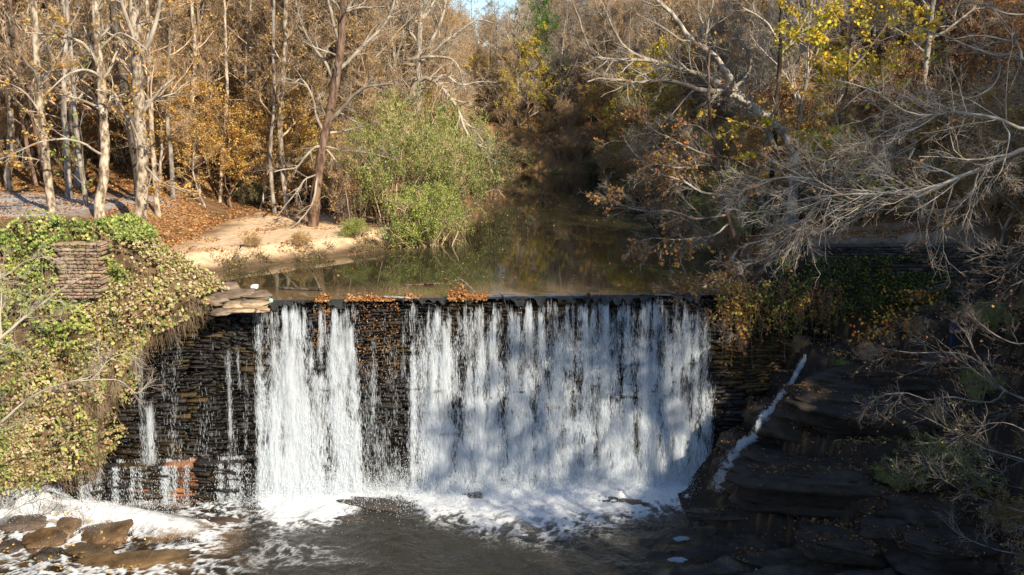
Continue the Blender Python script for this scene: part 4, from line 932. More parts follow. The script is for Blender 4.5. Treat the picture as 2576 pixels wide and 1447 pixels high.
hero('reaching_tree', 'thin straight grey branches fanning in at the lower right corner', 'tree',
     ([(2740, 1600), (2720, 1450), (2700, 1300), (2690, 1150)], 12, 5, 21, 22),
     [([(2680, 1200), (2576, 1160), (2500, 1140), (2430, 1110), (2360, 1070), (2300, 1040), (2260, 1010)], 2.8, .8, 21, 24), ([(2700, 1330), (2576, 1290), (2500, 1270), (2420, 1240), (2360, 1200), (2330, 1160)], 2.6, .8, 21, 23), ([(2690, 1420), (2576, 1400), (2490, 1380), (2420, 1350), (2370, 1300)], 2.2, .7, 21, 23), ([(2690, 1090), (2600, 1090), (2520, 1060), (2450, 1070), (2380, 1120)], 2.2, .7, 21, 23), ([(2690, 1250), (2600, 1230), (2480, 1200), (2400, 1195), (2300, 1210)], 2, .7, 21, 23.5)],
     M_grey, M_dim, 129, crr=.36, cw=.6, twn=(11, 5, 4), leaf=300, pal=GREEN + GOLD, lsz=.07, kt=0, tl=(.5, 1.5))
# left foreground bare limbs
hero('reaching_tree', 'bare pale limbs reaching in from the left edge across the vines', 'tree',
     ([(-150, 1300), (-140, 1100), (-130, 900), (-120, 700)], 14, 7, 29, 29),
     [([(-120, 960), (-60, 900), (0, 852), (38, 818), (80, 785), (126, 749), (155, 725), (183, 711), (210, 696), (233, 688)], 6, 1.3, 29, 31), ([(-130, 1160), (-60, 1110), (0, 1066), (38, 1033), (80, 1000), (126, 976), (180, 960), (233, 948), (250, 930), (262, 908)], 5.5, 1.2, 29, 31), ([(0, 852), (5, 790), (10, 720), (0, 640)], 2.5, .9, 29.5, 30), ([(126, 749), (150, 755), (168, 770)], 2.2, 1.5, 30, 30),
      ([(180, 960), (240, 955), (300, 960), (340, 990), (370, 960)], 1.8, .7, 30, 31), ([(-100, 740), (0, 700), (60, 660), (120, 650)], 2.5, .9, 29, 30), ([(233, 948), (280, 900), (330, 890), (370, 920)], 1.5, .6, 30.5, 31.5)],
     M_white, M_twiglt if 140 in (127, 140) else M_dim, 140, crr=.36, cw=.6, twn=(10, 5, 4), leaf=0, kt=0, tl=(.5, 1.6), group=None)
hero('reaching_bush', 'wispy bare twigs at the lower left corner over the rocks', 'shrub',
     ([(-60, 1500), (-50, 1420), (-40, 1350)], 5, 3, 27, 27), [([(-40, 1380), (40, 1330), (110, 1290), (170, 1270)], 1.4, .6, 27, 28), ([(-40, 1420), (60, 1400), (150, 1360), (230, 1320)], 1.4, .6, 27, 28.5), ([(-40, 1350), (20, 1290), (80, 1260), (150, 1240)], 1.3, .6, 27, 28)], M_grey, M_dim, 141, crr=.36, cw=.6, twn=(10, 4, 3), leaf=60, pal=ORANGE, lsz=.1, kt=0, tl=(.4, 1.2))

# ---- trees out of view on the right and behind, the ones that shade the gorge
SHADE = 1
def shade(n, wx0, wx1, y0, y1, vs, name, label, grp, seed, smin, smax):
    r = np.random.default_rng(seed); c = 0
    while c < n:
        y = r.uniform(y0, y1); x = r.uniform(wx0, wx1) + .818 * (39.5 - y)
        if x < .62 * max(y, 0) + 7.5: continue
        plant(vs[r.integers(len(vs))], name, label, 'tree', x, y, r.uniform(0, 6.28), r.uniform(smin, smax), group=grp); c += 1
shade(22, 15, 34, 4, 36, [V_full[1], V_pine, V_full[0]], 'shade_evergreen', 'leafy tree of the right bank wood beyond the picture edge', 'leafy wood beyond the right picture edge', 71, .8, 1.15)
shade(5, -2, 13, -4, 16, [V_bare[5], V_bare[2], V_bare[0]], 'shade_tree', 'tree of the right bank beyond the picture edge, nearer the camera', 'near wood beyond the right picture edge', 72, .85, 1.1)

# ---- far wood and brush that read as one mass
def masses(name, label, pts, variants, seed, smin, smax, zs=0.):
    r = np.random.default_rng(seed); n = len(pts); xy = np.array(pts)
    V = np.stack([xy[:, 0], xy[:, 1], height(xy[:, 0], xy[:, 1]) + zs], -1)
    me = mesh(name, V, attrs={'var': r.integers(0, len(variants), n), 'rot': r.uniform(0, 6.28, n), 'scl': np.array([capped(a_, b_, s_) for (a_, b_), s_ in zip(pts, r.uniform(smin, smax, n))])})
    o = link(name, me); tag(o, label, kind='stuff')
    ng = bpy.data.node_groups.new(name, 'GeometryNodeTree'); ng.interface.new_socket('Geometry', in_out='INPUT', socket_type='NodeSocketGeometry'); ng.interface.new_socket('Geometry', in_out='OUTPUT', socket_type='NodeSocketGeometry')
    N = ng.nodes; gi = N.new('NodeGroupInput'); go = N.new('NodeGroupOutput'); jn = N.new('GeometryNodeJoinGeometry')
    def attr(nm):
        a = N.new('GeometryNodeInputNamedAttribute'); a.data_type = 'FLOAT'; a.inputs[0].default_value = nm; return a.outputs[0]
    cx = N.new('ShaderNodeCombineXYZ'); ng.links.new(attr('rot'), cx.inputs[2]); sc = attr('scl'); va = attr('var')
    for i, objs in enumerate(variants):
        sub_ = N.new('GeometryNodeJoinGeometry')
        for ob in objs:
            oi = N.new('GeometryNodeObjectInfo'); oi.inputs[0].default_value = ob; oi.inputs[1].default_value = True; oi.transform_space = 'ORIGINAL'; ng.links.new(oi.outputs['Geometry'], sub_.inputs[0])
        g2i = N.new('GeometryNodeGeometryToInstance'); ng.links.new(sub_.outputs[0], g2i.inputs[0])
        cmp_ = N.new('FunctionNodeCompare'); cmp_.data_type = 'FLOAT'; cmp_.operation = 'EQUAL'; cmp_.inputs[1].default_value = float(i); cmp_.inputs['Epsilon'].default_value = .1; ng.links.new(va, cmp_.inputs[0])
        ip = N.new('GeometryNodeInstanceOnPoints'); ng.links.new(gi.outputs[0], ip.inputs['Points']); ng.links.new(cmp_.outputs[0], ip.inputs['Selection']); ng.links.new(g2i.outputs[0], ip.inputs['Instance'])
        ng.links.new(cx.outputs[0], ip.inputs['Rotation']); ng.links.new(sc, ip.inputs['Scale']); ng.links.new(ip.outputs[0], jn.inputs[0])
    ng.links.new(jn.outputs[0], go.inputs[0]); md = o.modifiers.new('scatter', 'NODES'); md.node_group = ng
    return o
def srcs(var):
    ms = set(m.name for m in var.values()); out = {}
    for o in bpy.data.objects:
        if o.data is not None and o.type == 'MESH' and o.data.name in ms and o.data.name not in out: out[o.data.name] = o
    return list(out.values())
def spread_pts(n, test, xr_, yr_, dmin, seed): return scatter(n, test, xr_, yr_, dmin, seed, [])
far = spread_pts(330, lambda x, y: inview(x, y) and x - xr(y) > 1.5, (-75, 75), (115, 240), 2.2, 301) + spread_pts(230, lambda x, y: inview(x, y) and xl(y) - x > 3 and y > 92, (-90, -2), (92, 150), 2.0, 302) + spread_pts(200, lambda x, y: inview(x, y) and x - xr(y) > 2, (10, 85), (86, 150), 2.0, 303)
masses('far_wood', 'far brown autumn wood covering the distant slopes as one mass', far, [srcs(V_bare[0]), srcs(V_bare[2]), srcs(V_bare[4]), srcs(V_bare[5]), srcs(V_orange[0]), srcs(V_rust)], 304, .7, 1.05)
br = spread_pts(250, lambda x, y: inview(x, y) and xl(y) - x > 4.5 and y > 65.5 - .1 * min(0, x + 18), (-62, -4), (60, 110), 1.4, 305) + spread_pts(330, lambda x, y: inview(x, y) and x - xr(y) > 1 and y > 49, (13, 55), (49, 110), 1.2, 306) + spread_pts(110, lambda x, y: inview(x, y) and x - xr(y) > 1 and y > 104, (-40, 45), (104, 160), 1.7, 307)
br += spread_pts(40, lambda x, y: x > 22.5 and x < .62 * y + 6, (22, 36), (40, 51), 1.2, 309)
masses('brushwood', 'dense brown twiggy brush filling the woods between the trunks', br, [srcs(V_twiggy), srcs(V_shrub[3]), srcs(V_twiggy), srcs(V_orange[1]), srcs(V_rust)], 308, .7, 1.25)
# ================================================================== VINE COVERED BANK (left)
def edge_x(z):
    return np.interp(z, [-8.2, -7, -4.5, -2.5, -1.2, -.5, .2, .9, 1.8, 2.6, 3.4, 4.2], [-19.2, -18.7, -18.0, -17.1, -16.1, -14.6, -13.6, -14.0, -15.4, -16.8, -17.2, -17.4])
def bank_y(x, z):
    h = 3.8 - z
    y = crest(x) - .45 - .14 * h - .5 * sst(0, 7, h)
    y = y + 1.1 * (fbm(x * .45, z * .45, o=3, seed=120) - .5) * 2 - .5 * sst(-20, -26, x)
    return y
ux = np.linspace(0, 1, 90); vz = np.linspace(-7.4, 3.9, 90)
U, VZ = np.meshgrid(ux, vz)
EX = edge_x(VZ) + .5 * (fbm(VZ * 1.1, VZ * 0, seed=121) - .5)
BX = -28 + (EX + 28) * U
BY = bank_y(BX, VZ) + 2.2 * sst(.9, 1, U) ** 2 - .35 * sst(0, .8, U) * 0
V = np.stack([BX, BY, VZ], -1)
# top surface going back
tv = np.linspace(0, 1, 20)[1:]
top = []
for t in tv:
    row = V[-1].copy(); row[:, 1] = row[:, 1] + t * 5.5; row[:, 2] = (3.9 + .35 * (fbm(row[:, 0] * .6, row[:, 1] * .6, seed=122) - .5)) * (1 - t ** 1.3) + (height(row[:, 0], row[:, 1]) - .15) * t ** 1.3; top.append(row)
V = np.concatenate([V, np.array(top)], 0)
GQ = grid(90, V.shape[0])
vb = thing('vine_bank', 'sunlit bank smothered in green, yellow and dead tan vine leaves', 'vine', (-21, 40, -8))
rel(link('earth_bank', mesh('earth_bank', V, GQ, mat=M_ground, col=np.array([.14, .095, .05]), smooth=True)), vb)
Vf = V.reshape(-1, 3)
P0, P1_, P2_, P3_ = (Vf[GQ[:, i]] for i in range(4))
ar = np.linalg.norm(np.cross(P1_ - P0, P3_ - P0), axis=1); nrm = unit(np.cross(P1_ - P0, P3_ - P0))
vis = (P0[:, 0] > -27)
pr = ar * vis; pr /= pr.sum()
NL = 96000
k = rng.choice(len(ar), NL, p=pr); a = rng.random((NL, 1)); b = rng.random((NL, 1))
LP = P0[k] * (1 - a) * (1 - b) + P1_[k] * a * (1 - b) + P2_[k] * a * b + P3_[k] * (1 - a) * b
lump = fbm(LP[:, 0] * .9, LP[:, 2] * .9, LP[:, 1] * .5, o=3, seed=130)
nn = nrm[k] * np.sign((nrm[k] * np.array([0, -1, .4])).sum(1, keepdims=True) + 1e-6)
LP = LP + nn * (np.abs(rng.normal(0, .16, NL)) + .7 * sst(.4, .7, lump))[:, None]
# keep the stone pier clear
pier = (LP[:, 0] > xw(168, 38)) & (LP[:, 0] < xw(262, 38) - .0) & (LP[:, 2] > 1.15) & (LP[:, 2] < 3.0) & (LP[:, 1] < 39.5)
zc = fbm(LP[:, 0] * .35, LP[:, 2] * .35, o=3, seed=131); z2 = fbm(LP[:, 0] * 1.2, LP[:, 2] * 1.2, o=2, seed=132)
gmask = (LP[:, 2] > 2.9) | (zc + .25 * (rng.random(NL) - .5) > .56)
tmask = ~gmask & ((zc < .46) | (LP[:, 2] < -1 - .0 * LP[:, 0])) & (rng.random(NL) < .72)
cg = palette(NL, [[.24, .34, .08], [.33, .41, .1], [.42, .46, .13], [.56, .54, .17], [.15, .22, .06]]); cy = palette(NL, [[.42, .48, .12], [.56, .54, .14], [.33, .42, .1], [.22, .3, .07], [.52, .42, .2]]); ct = palette(NL, [[.6, .46, .29], [.68, .56, .38], [.46, .32, .17], [.36, .21, .1], [.48, .48, .16]])
cc = np.where(gmask[:, None], cg, np.where(tmask[:, None], ct, cy))
kp = ~pier & (sst(.28, .45, z2 + .2 * (rng.random(NL))) > rng.random(NL) * .9)
v, q, c = leaves(LP[kp], rng.choice([.075, .11, .165], kp.sum()), cc[kp], rng, nrm=unit(nn[kp] + rng.normal(0, .55, (kp.sum(), 3)) + np.array([.15, -.1, .3])))
rel(link('vine_leaves', mesh('vine_leaves', v, q, mat=M_leaf, col=c)), vb)
# hanging stems
ns_ = 2600; k = rng.choice(len(ar), ns_, p=pr)
S = P0[k] + nn[rng.integers(0, NL, ns_)] * .1
S[:, 1] -= .35
ln_ = rng.uniform(.5, 1.6, ns_); dirn = np.stack([rng.normal(0, .35, ns_), rng.normal(-.1, .1, ns_), -np.abs(rng.normal(.8, .4, ns_))], -1)
t = np.linspace(0, 1, 6)[None, :, None]
SP = S[:, None] + unit(dirn)[:, None] * ln_[:, None, None] * t + np.cumsum(rng.normal(0, .035, (ns_, 6, 3)), axis=1)
pk = (S[:, 0] > xw(165, 38)) & (S[:, 0] < xw(265, 38)) & (S[:, 2] > 0) & (S[:, 2] < 3.3)
SP = SP[~pk]
rel(link('vine_stems', mesh('vine_stems', *tubes(SP, np.full(SP.shape[:2], .008), 3), mat=M_stem)), vb)
# dry grass fringe along the right margin hanging over the wall
ns_ = 1300; zz = rng.uniform(-7.2, .4, ns_); ex = edge_x(zz) - np.abs(rng.normal(0, .55, ns_)) + .2
S = np.stack([ex, bank_y(ex, zz) - .1 + rng.normal(0, .12, ns_), zz], -1)
ln_ = rng.uniform(.3, 1.1, ns_); dirn = np.stack([rng.normal(.12, .25, ns_), rng.normal(-.25, .15, ns_), -np.abs(rng.normal(1, .3, ns_))], -1)
SP = S[:, None] + unit(dirn)[:, None] * ln_[:, None, None] * t + np.cumsum(rng.normal(0, .02, (ns_, 6, 3)), axis=1)
rel(link('dry_grass', mesh('dry_grass', *tubes(SP, np.full(SP.shape[:2], .009) * np.linspace(1, .3, 6), 3), mat=M_stem)), vb)
zz = rng.uniform(-7.0, .4, 5200); ex = edge_x(zz) - np.abs(rng.normal(0, .5, 5200)) + .25; LPf = np.stack([ex, bank_y(ex, zz) - .25 - np.abs(rng.normal(0, .15, 5200)), zz], -1)
kf = fbm(LPf[:, 0] * 1.5, LPf[:, 2] * 1.2, o=3, seed=133) > .42; LPf = LPf[kf]
v, q, c = leaves(LPf, rng.choice([.08, .12, .17], len(LPf)), palette(len(LPf), [[.6, .46, .29], [.46, .32, .17], [.36, .21, .1], [.4, .42, .12], [.24, .34, .08]]), rng, nrm=unit(rng.normal(0, .5, LPf.shape) + np.array([.3, -1, .3])))
rel(link('fringe_leaves', mesh('fringe_leaves', v, q, mat=M_leaf, col=c)), vb)
# stone pier
px0, px1 = xw(172, 37.6), xw(262, 37.6)
def pier_col(x, z, r):
    return np.array([.34, .25, .17]) * r.uniform(.8, 1.1) * np.array([1, r.uniform(.85, 1.1), r.uniform(.8, 1.1)])
pr_ = thing('stone_pier', 'reddish stacked stone pier showing through the vines', 'pier', (round(px0 + .8, 2), 38, 0))
rel(link('masonry', stones('masonry', px0, px1, .6, 2.95, lambda x, z: 37.15 + .12 * z, pier_col, thick=1.2, hr=(.06, .2), wr=(.15, .6), prot=.07, mat=M_rock)), pr_)
# mid-right dead leaf skirt and green shrubs on the bank shoulder
for i, (px, py, d_, s, v_, lab) in enumerate([(365, 660, 42.6, .42, 2, 'dark green bushy clump on the shoulder right of the stone pier'), (430, 690, 42.2, .36, 1, 'green clump above the tan dead leaves'), (470, 700, 42.3, .33, 2, 'dark clump at the tip of the vine bank by the dry crest stones'),
                                              (120, 1130, 37.6, .3, 1, 'fern green clump hanging low above the rapids'), (300, 925, 38.8, .25, 1, 'small green sprig patch right of the bare limb')]):
    p = at_d(px, py, d_); plant(V_shrub[v_], 'bank_bush', lab, 'shrub', p[0], p[1], i, s, z=p[2] - .9 * s / .4)

# vines on the right abutment
def leaf_patch(name, label, cat, x0, x1, z0, z1, yf, n, pal, lsz, seed, thr=.45, kind=None):
    r = np.random.default_rng(seed); x = r.uniform(x0, x1, n); z = r.uniform(z0, z1, n)
    f = fbm(x * .8, z * .8, o=3, seed=seed); e = sst(0, .18, (z - z0) / (z1 - z0) + (f - .5) * .5) * sst(0, .1, (x - x0) / (x1 - x0)) * sst(0, .1, (x1 - x) / (x1 - x0))
    k = (f > thr - .1 * r.random(n)) & (r.random(n) < e); x, z, f = x[k], z[k], f[k]
    P = np.stack([x, yf(x, z) - np.abs(r.normal(0, .14, len(x))) - .5 * sst(.5, .75, f), z], -1)
    v, q, c = leaves(P, lsz, palette(len(P), pal, r=r), r, nrm=unit(r.normal(0, .6, (len(P), 3)) + np.array([0, -1, .4])))
    o = link(name, mesh(name, v, q, mat=M_leaf, col=c)); tag(o, label, cat, kind=kind); return o
leaf_patch('ivy_curtain', 'dark green and yellow ivy hanging on the shaded abutment right of the crest', 'ivy', 12.2, 21.5, -1.6, 1.7, lambda x, z: np.minimum(crest(x), crest(14.5)) + .1 + .12 * (z), 17000, DKGREEN + [[.12, .16, .03], [.3, .3, .05], [.2, .12, .04]], .11, 151)
leaf_patch('vine_tangle', 'tangle of yellow and orange leaves at the right end of the crest', 'vine', 9.4, 14.2, -1.9, .7, lambda x, z: crest(x) - .45 + .1 * z, 1700, RUSTY + YGREEN + DKGREEN, .14, 152, thr=.42)
# right stone wall under the path
def rw_col(x, z, r):
    b = r.uniform(.05, .12); return np.array([b * 1.1, b * .88, b * .68])
w = thing('retaining_wall', 'shaded stacked stone retaining wall under the path on the right', 'wall', (19, 42, -1))
rel(link('masonry', stones('masonry', 15.4, 27, -1.6, 2.15, lambda x, z: 41.85 + .1 * z, rw_col, thick=.8, hr=(.09, .2), prot=.14, mat=M_rock)), w)

# ================================================================== ROCKS
def rock(name, label, loc, size, seed, mat, col, rz=0, tilt=(0, 0), flat=.5, cat='rock', group=None, n=30, strat=.5):
    r = np.random.default_rng(seed)
    th = np.linspace(0, math.pi, n); ph = np.linspace(0, 2 * math.pi, 2 * n)
    TH, PH = np.meshgrid(th, ph, indexing='ij')
    x = np.sin(TH) * np.cos(PH); y = np.sin(TH) * np.sin(PH); z = np.cos(TH)
    e = .55
    x, y, z = (np.sign(a) * np.abs(a) ** e for a in (x, y, z))
    x[:, -1] = x[:, 0]; y[:, -1] = y[:, 0]
    o = r.uniform(-50, 50, 3)
    d_ = (fbm(x * 1.1 + o[0], y * 1.1 + o[1], z * 1.1 + o[2], o=5, seed=seed, g=.55) - .5) * 1.25
    # stratification: stepped ledges
    ly = z * 3.4 + x * .5 + .8 * fbm(x * 1.5 + o[0], y * 1.5, o=2, seed=seed + 8); d_ += strat * .26 * (_h(np.floor(ly), np.floor(ly) * 0, np.floor(ly) * 0, seed) - .5) * np.sin(TH)
    d_ += strat * .10 * (np.abs(((z * 3.1 + x * .4 + o[0]) % 1) - .5) - .25) * np.sin(TH)
    x, y, z = x * (1 + d_), y * (1 + d_), z * (1 + d_ * .7)
    V = np.stack([x * size[0], y * size[1], z * size[2]], -1)
    bl = fbm(x * 2 + o[1], y * 2, z * 2, o=3, seed=seed + 3)
    C = np.asarray(col)[None, None] * (.55 + .9 * bl[..., None])
    ob = link(name, mesh(name, V, grid(2 * n, n), mat=mat, col=C.reshape(-1, 3), smooth=True), loc=loc)
    ob.rotation_euler = (tilt[0], tilt[1], rz)
    if name == 'ledge_rock':
        from mathutils import Euler
        Mx = np.array(Euler((tilt[0], tilt[1], rz)).to_matrix()); RKS.append((V.reshape(-1, 3) @ Mx.T + np.array(loc), grid(2 * n, n)))
    return tag(ob, label, cat, group)
RKS = []
def hit2(px, py, lift=0.):
    from mathutils.bvhtree import BVHTree
    h0 = hit(px, py); rr = np.array(ray(px, py)); best = h0; o_ = np.array([0, 0, CAMZ])
    for Vr, Qr in RKS:
        if not hasattr(hit2, 'T'): hit2.T = {}
        k = id(Vr)
        if k not in hit2.T: hit2.T[k] = BVHTree.FromPolygons(Vr.tolist(), Qr.tolist())
        c_ = hit2.T[k].ray_cast(tuple(o_), tuple(rr / np.linalg.norm(rr)))
        if c_[0] is not None and c_[0][1] < best[1]: best = np.array(c_[0])
    return best - rr * lift
RB = [.12, .07, .032]; RD = [.055, .04, .03]
for i, (px, py, sx, sy, sz, col, lab, til) in enumerate([
        (172, 1333, .5, .55, .34, [.15, .095, .05], 'rounded brown rock at the centre of the lower left group', (.1, .1)),
        (248, 1290, 0, 0, 0, RB, '', 0),
        (212, 1310, .55, .3, .2, [.06, .05, .035], 'small dark flat rock nearest the rapids', (0, .1)),
        (62, 1320, .95, .5, .34, [.1, .07, .05], 'long grey brown rock at the left edge beside the rapids', (.1, -.1)),
        (110, 1362, .85, .62, .3, RB, 'wide brown slab left of the rounded rock', (.15, .05)),
        (262, 1345, 1.0, .75, .3, RB, 'large tawny slab right of the rounded rock', (.12, -.12)),
        (128, 1396, .6, .38, .26, [.05, .04, .027], 'dark angular rock at the bottom left', (.1, .15)),
        (330, 1408, 1.8, .6, .16, [.13, .08, .035], 'broad submerged tawny slab at the bottom', (.03, .0)),
        (225, 1385, 1.0, .5, .18, [.1, .065, .035], 'low wet slab behind the dark angular rock', (.05, 0)),
        (30, 1375, .5, .5, .2, [.07, .05, .04], 'small wet rock among fallen leaves at the left edge', (0, 0)),
        (545, 1310, 1.1, .4, .14, [.07, .045, .03], 'shallow brown rock breaking the foam below the thin trickles', (0, .05)),
        (925, 1268, 1.4, .45, .2, [.045, .035, .028], 'flat dark rock at the foot of the dark gap', (0, .03)),
        (870, 1302, .75, .25, .14, [.05, .04, .03], 'thin dark ledge in the water below the double curtain', (0, -.05)),
        (1185, 1250, .5, .3, .2, [.05, .035, .025], 'small wet rock at the foot of the wide curtain', (0, 0)),
        (1560, 1262, 1.2, .35, .15, [.05, .04, .03], 'low dark rock in the foam under the wide curtain', (0, 0))]):
    if not sx: continue
    p = at_z(px, py, -9.0 + sz * .25)
    rock('river_rock', lab, (p[0], p[1], -9.05 + sz * .1), (sx, sy, sz), 200 + i, M_wetrock, col, rz=.25 * math.sin(i * 2.1), tilt=til)
SKIP = {10, 11, 12, 13}
for i, (px, py, z, sx, sy, sz, lab) in enumerate([
        (2060, 1225, -8.3, 3.2, 1.3, 1.0, 'huge smooth dark boulder with leaves on top, beside the foot of the falls'),
        (1960, 1165, -7.2, 2.2, 1.0, .55, 'dark rock shelf just above the huge smooth boulder'),
        (2080, 1190, -6.9, 3.0, .9, .4, 'long flat ledge topped with leaves behind the huge boulder'),
        (1905, 1120, -6.4, 1.3, .9, .6, 'dark block the thin cascade bends around'),
        (1990, 1060, -5.2, 1.6, 1.0, .7, 'dark overhanging block right of the thin cascade'),
        (2190, 1050, -4.6, 3.2, 1.2, .8, 'broad shadowed rock face right of the cascade'),
        (2240, 945, -3.0, 3.6, 1.0, .45, 'upper flat ledge where the two people are'),
        (2160, 1010, -4.2, 2.4, .9, .4, 'leaf strewn shelf under the upper ledge'),
        (2110, 1370, -8.7, 1.5, .8, .45, 'slanting grey slab in the leafy lower right'),
        (2240, 1345, -8.3, 1.6, 1.0, .75, 'squat dark boulder right of the slanting slab'),
        (1960, 1330, -9.0, 2.2, .5, .2, 'thin leafy ledge below the huge boulder'),
        (1640, 1330, -9.0, 2.3, .55, .14, 'low wet bedrock sheet below the falls'),
        (1780, 1375, -8.95, 2.4, .6, .2, 'tilted bedrock plate with a blue puddle'),
        (1690, 1425, -8.95, 2.4, .6, .2, 'lowest bedrock plate at the bottom edge'),
        (2050, 1430, -8.8, 3.0, .7, .25, 'wide grey bedrock sheet at the lower right edge'),
        (2400, 1180, -5.4, 2.2, 1.2, .7, 'shadowed block behind the green bush'),
        (2380, 1390, -7.6, 2.0, 1.2, .6, 'dark rock under the fan of thin branches'),
        (2330, 1280, -7.0, 1.8, 1.0, .5, 'middle dark rock between the bush and the lower slabs'),
        (1850, 1290, -9.05, 1.6, .35, .15, 'narrow dark ledge beside the last of the foam')]):
    if i in SKIP: continue
    p = hit(px, py); z = p[2] - .1
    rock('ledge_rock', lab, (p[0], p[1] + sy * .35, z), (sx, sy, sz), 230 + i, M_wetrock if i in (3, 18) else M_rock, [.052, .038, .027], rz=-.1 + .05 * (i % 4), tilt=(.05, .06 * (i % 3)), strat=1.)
p = hit(2350, 1220); plant(V_shrub[0], 'ledge_bush', 'dark green bush on the rocks at the lower right', 'shrub', p[0], p[1], .5, .62, z=p[2] - .2)
p = hit(2250, 1230); plant(V_shrub[0], 'ledge_bush', 'smaller green bush low on the left of the dark green one', 'shrub', p[0], p[1], 2.5, .36, z=p[2] - .1)
p = hit(2120, 935); plant(V_shrub[1], 'ledge_sprig', 'tiny green plant on the upper ledge right of the cascade', 'shrub', p[0], p[1], 2.5, .2, z=p[2])
for i, (px, py, s_) in enumerate([(2180, 905, .16), (2300, 840, .22), (2480, 830, .3), (2170, 780, .25), (2530, 1320, .4), (2450, 1000, .3), (2010, 880, .14), (2350, 1060, .2)]):
    p = hit(px, py); plant([V_twiggy, V_shrub[3], V_shrub[0]][i % 3], 'ledge_weed', 'low straggly weed clinging to the shadowed ledges on the right', 'weed', p[0], p[1], i * 1.1, s_ * 1.3, z=p[2] - .05, group='weeds on the right ledges')
M_pud = white_mat('puddle_foam')
M_pud.node_tree.nodes['Principled BSDF'].inputs['Base Color'].default_value = (.5, .56, .62, 1)
for i, (px, py, a, b, lab) in enumerate([(1712, 1358, .36, .18, 'small white puddle of foam on the tilted bedrock'), (1705, 1412, .42, .17, 'lower white foam puddle on the bedrock'), (1935, 1262, .38, .12, 'bluish white puddle beside the huge boulder'), (1887, 1309, .22, .08, 'tiny pale puddle on the leafy ledge')]):
    p = at_z(px, py, -8.72); r = np.random.default_rng(500 + i); m_ = 900; th = r.uniform(0, 6.28, m_); rad_ = np.sqrt(r.random(m_)) * (.5 + 1.0 * vn(np.cos(th) * 2.2 + i * 7, np.sin(th) * 2.2, seed=5))
    Pq = np.stack([np.cos(th) * rad_ * a * .7, np.sin(th) * rad_ * b * .9, r.uniform(0, .03, m_)], -1); v, q, c = leaves(Pq, .05, np.ones((m_, 3)) * .5, r, up=3.)
    tag(link('foam_puddle', mesh('foam_puddle', v, q, mat=M_pud), loc=(p[0], p[1], -8.68)), lab, 'puddle')

pts = [(2022, 897), (2005, 925), (1985, 965), (1955, 1000), (1935, 1030), (1912, 1048), (1900, 1070), (1893, 1098), (1868, 1110), (1850, 1130), (1838, 1160), (1822, 1190), (1815, 1225)]
cp = []
for p in pts:
    h_ = hit2(p[0], p[1], .1); dy = float(dam_y(h_[0], h_[2])) - .25
    cp.append(h_ if h_[1] < dy or h_[0] > 14.5 else at_d(p[0], p[1], dy))
cp = np.array(cp)
c = rspl(cp, 220); c = cp[0] * 0 + np.stack([np.interp(np.linspace(0, len(cp) - 1, 220), np.arange(len(cp)), cp[:, k]) for k in range(3)], -1); r_ = np.random.default_rng(5)
n_ = 18000; tt_ = r_.uniform(0, 218.9, n_); i_ = tt_.astype(int); f_ = (tt_ - i_)[:, None]; wd = np.interp(tt_, [0, 60, 110, 135, 160, 219], [.025, .06, .045, .09, .12, .24])
P = c[i_] * (1 - f_) + c[i_ + 1] * f_ + np.stack([r_.normal(0, 1, n_) * wd, -np.abs(r_.normal(0, .06, n_)) - .18, r_.normal(0, .1, n_)], -1)
k_ = r_.random(n_) < (.25 + sst(.36, .6, fbm(P[:, 0] * 6, P[:, 2] * 3, o=3, seed=95))); P = P[k_]
V, Q = drops(P, .05, .011, r_)
tag(link('cascade', mesh('cascade', V, Q, mat=M_drop)), 'thin stepped cascade slanting down dark rocks right of the falls', 'waterfall')

# leaves lying on the ledge rocks
LPs = []; r = np.random.default_rng(165)
for Vr, Qr in RKS:
    a0, a1, a2, a3 = (Vr[Qr[:, k]] for k in range(4)); nn_ = np.cross(a1 - a0, a3 - a0); ar_ = np.linalg.norm(nn_, axis=1) + 1e-9; nz_ = np.abs(nn_[:, 2]) / ar_
    cen = a0.mean(axis=0); w_ = ar_ * (nz_ > .6) * (a0[:, 2] > Vr[:, 2].mean()); w_ = w_ * (sst(.5, .62, fbm(a0[:, 0] * 1.3, a0[:, 1] * 1.6, o=4, seed=166, g=.6)) + .01)
    if w_.sum() <= 0: continue
    m_ = int(min(1500, w_.sum() * 130)); k = r.choice(len(w_), m_, p=w_ / w_.sum()); u_ = r.random((m_, 1)); v_ = r.random((m_, 1)); LPs.append(a0[k] * (1 - u_) + a1[k] * u_ + (a3[k] - a0[k]) * v_ + np.array([0, 0, .035]))
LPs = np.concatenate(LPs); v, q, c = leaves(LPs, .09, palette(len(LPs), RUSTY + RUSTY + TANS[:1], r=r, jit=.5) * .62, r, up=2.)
tag(link('ledge_leaves', mesh('ledge_leaves', v, q, mat=M_dryleaf, col=c)), 'drifts of brown leaves lying on top of the right hand rocks', 'leaves', kind='stuff')

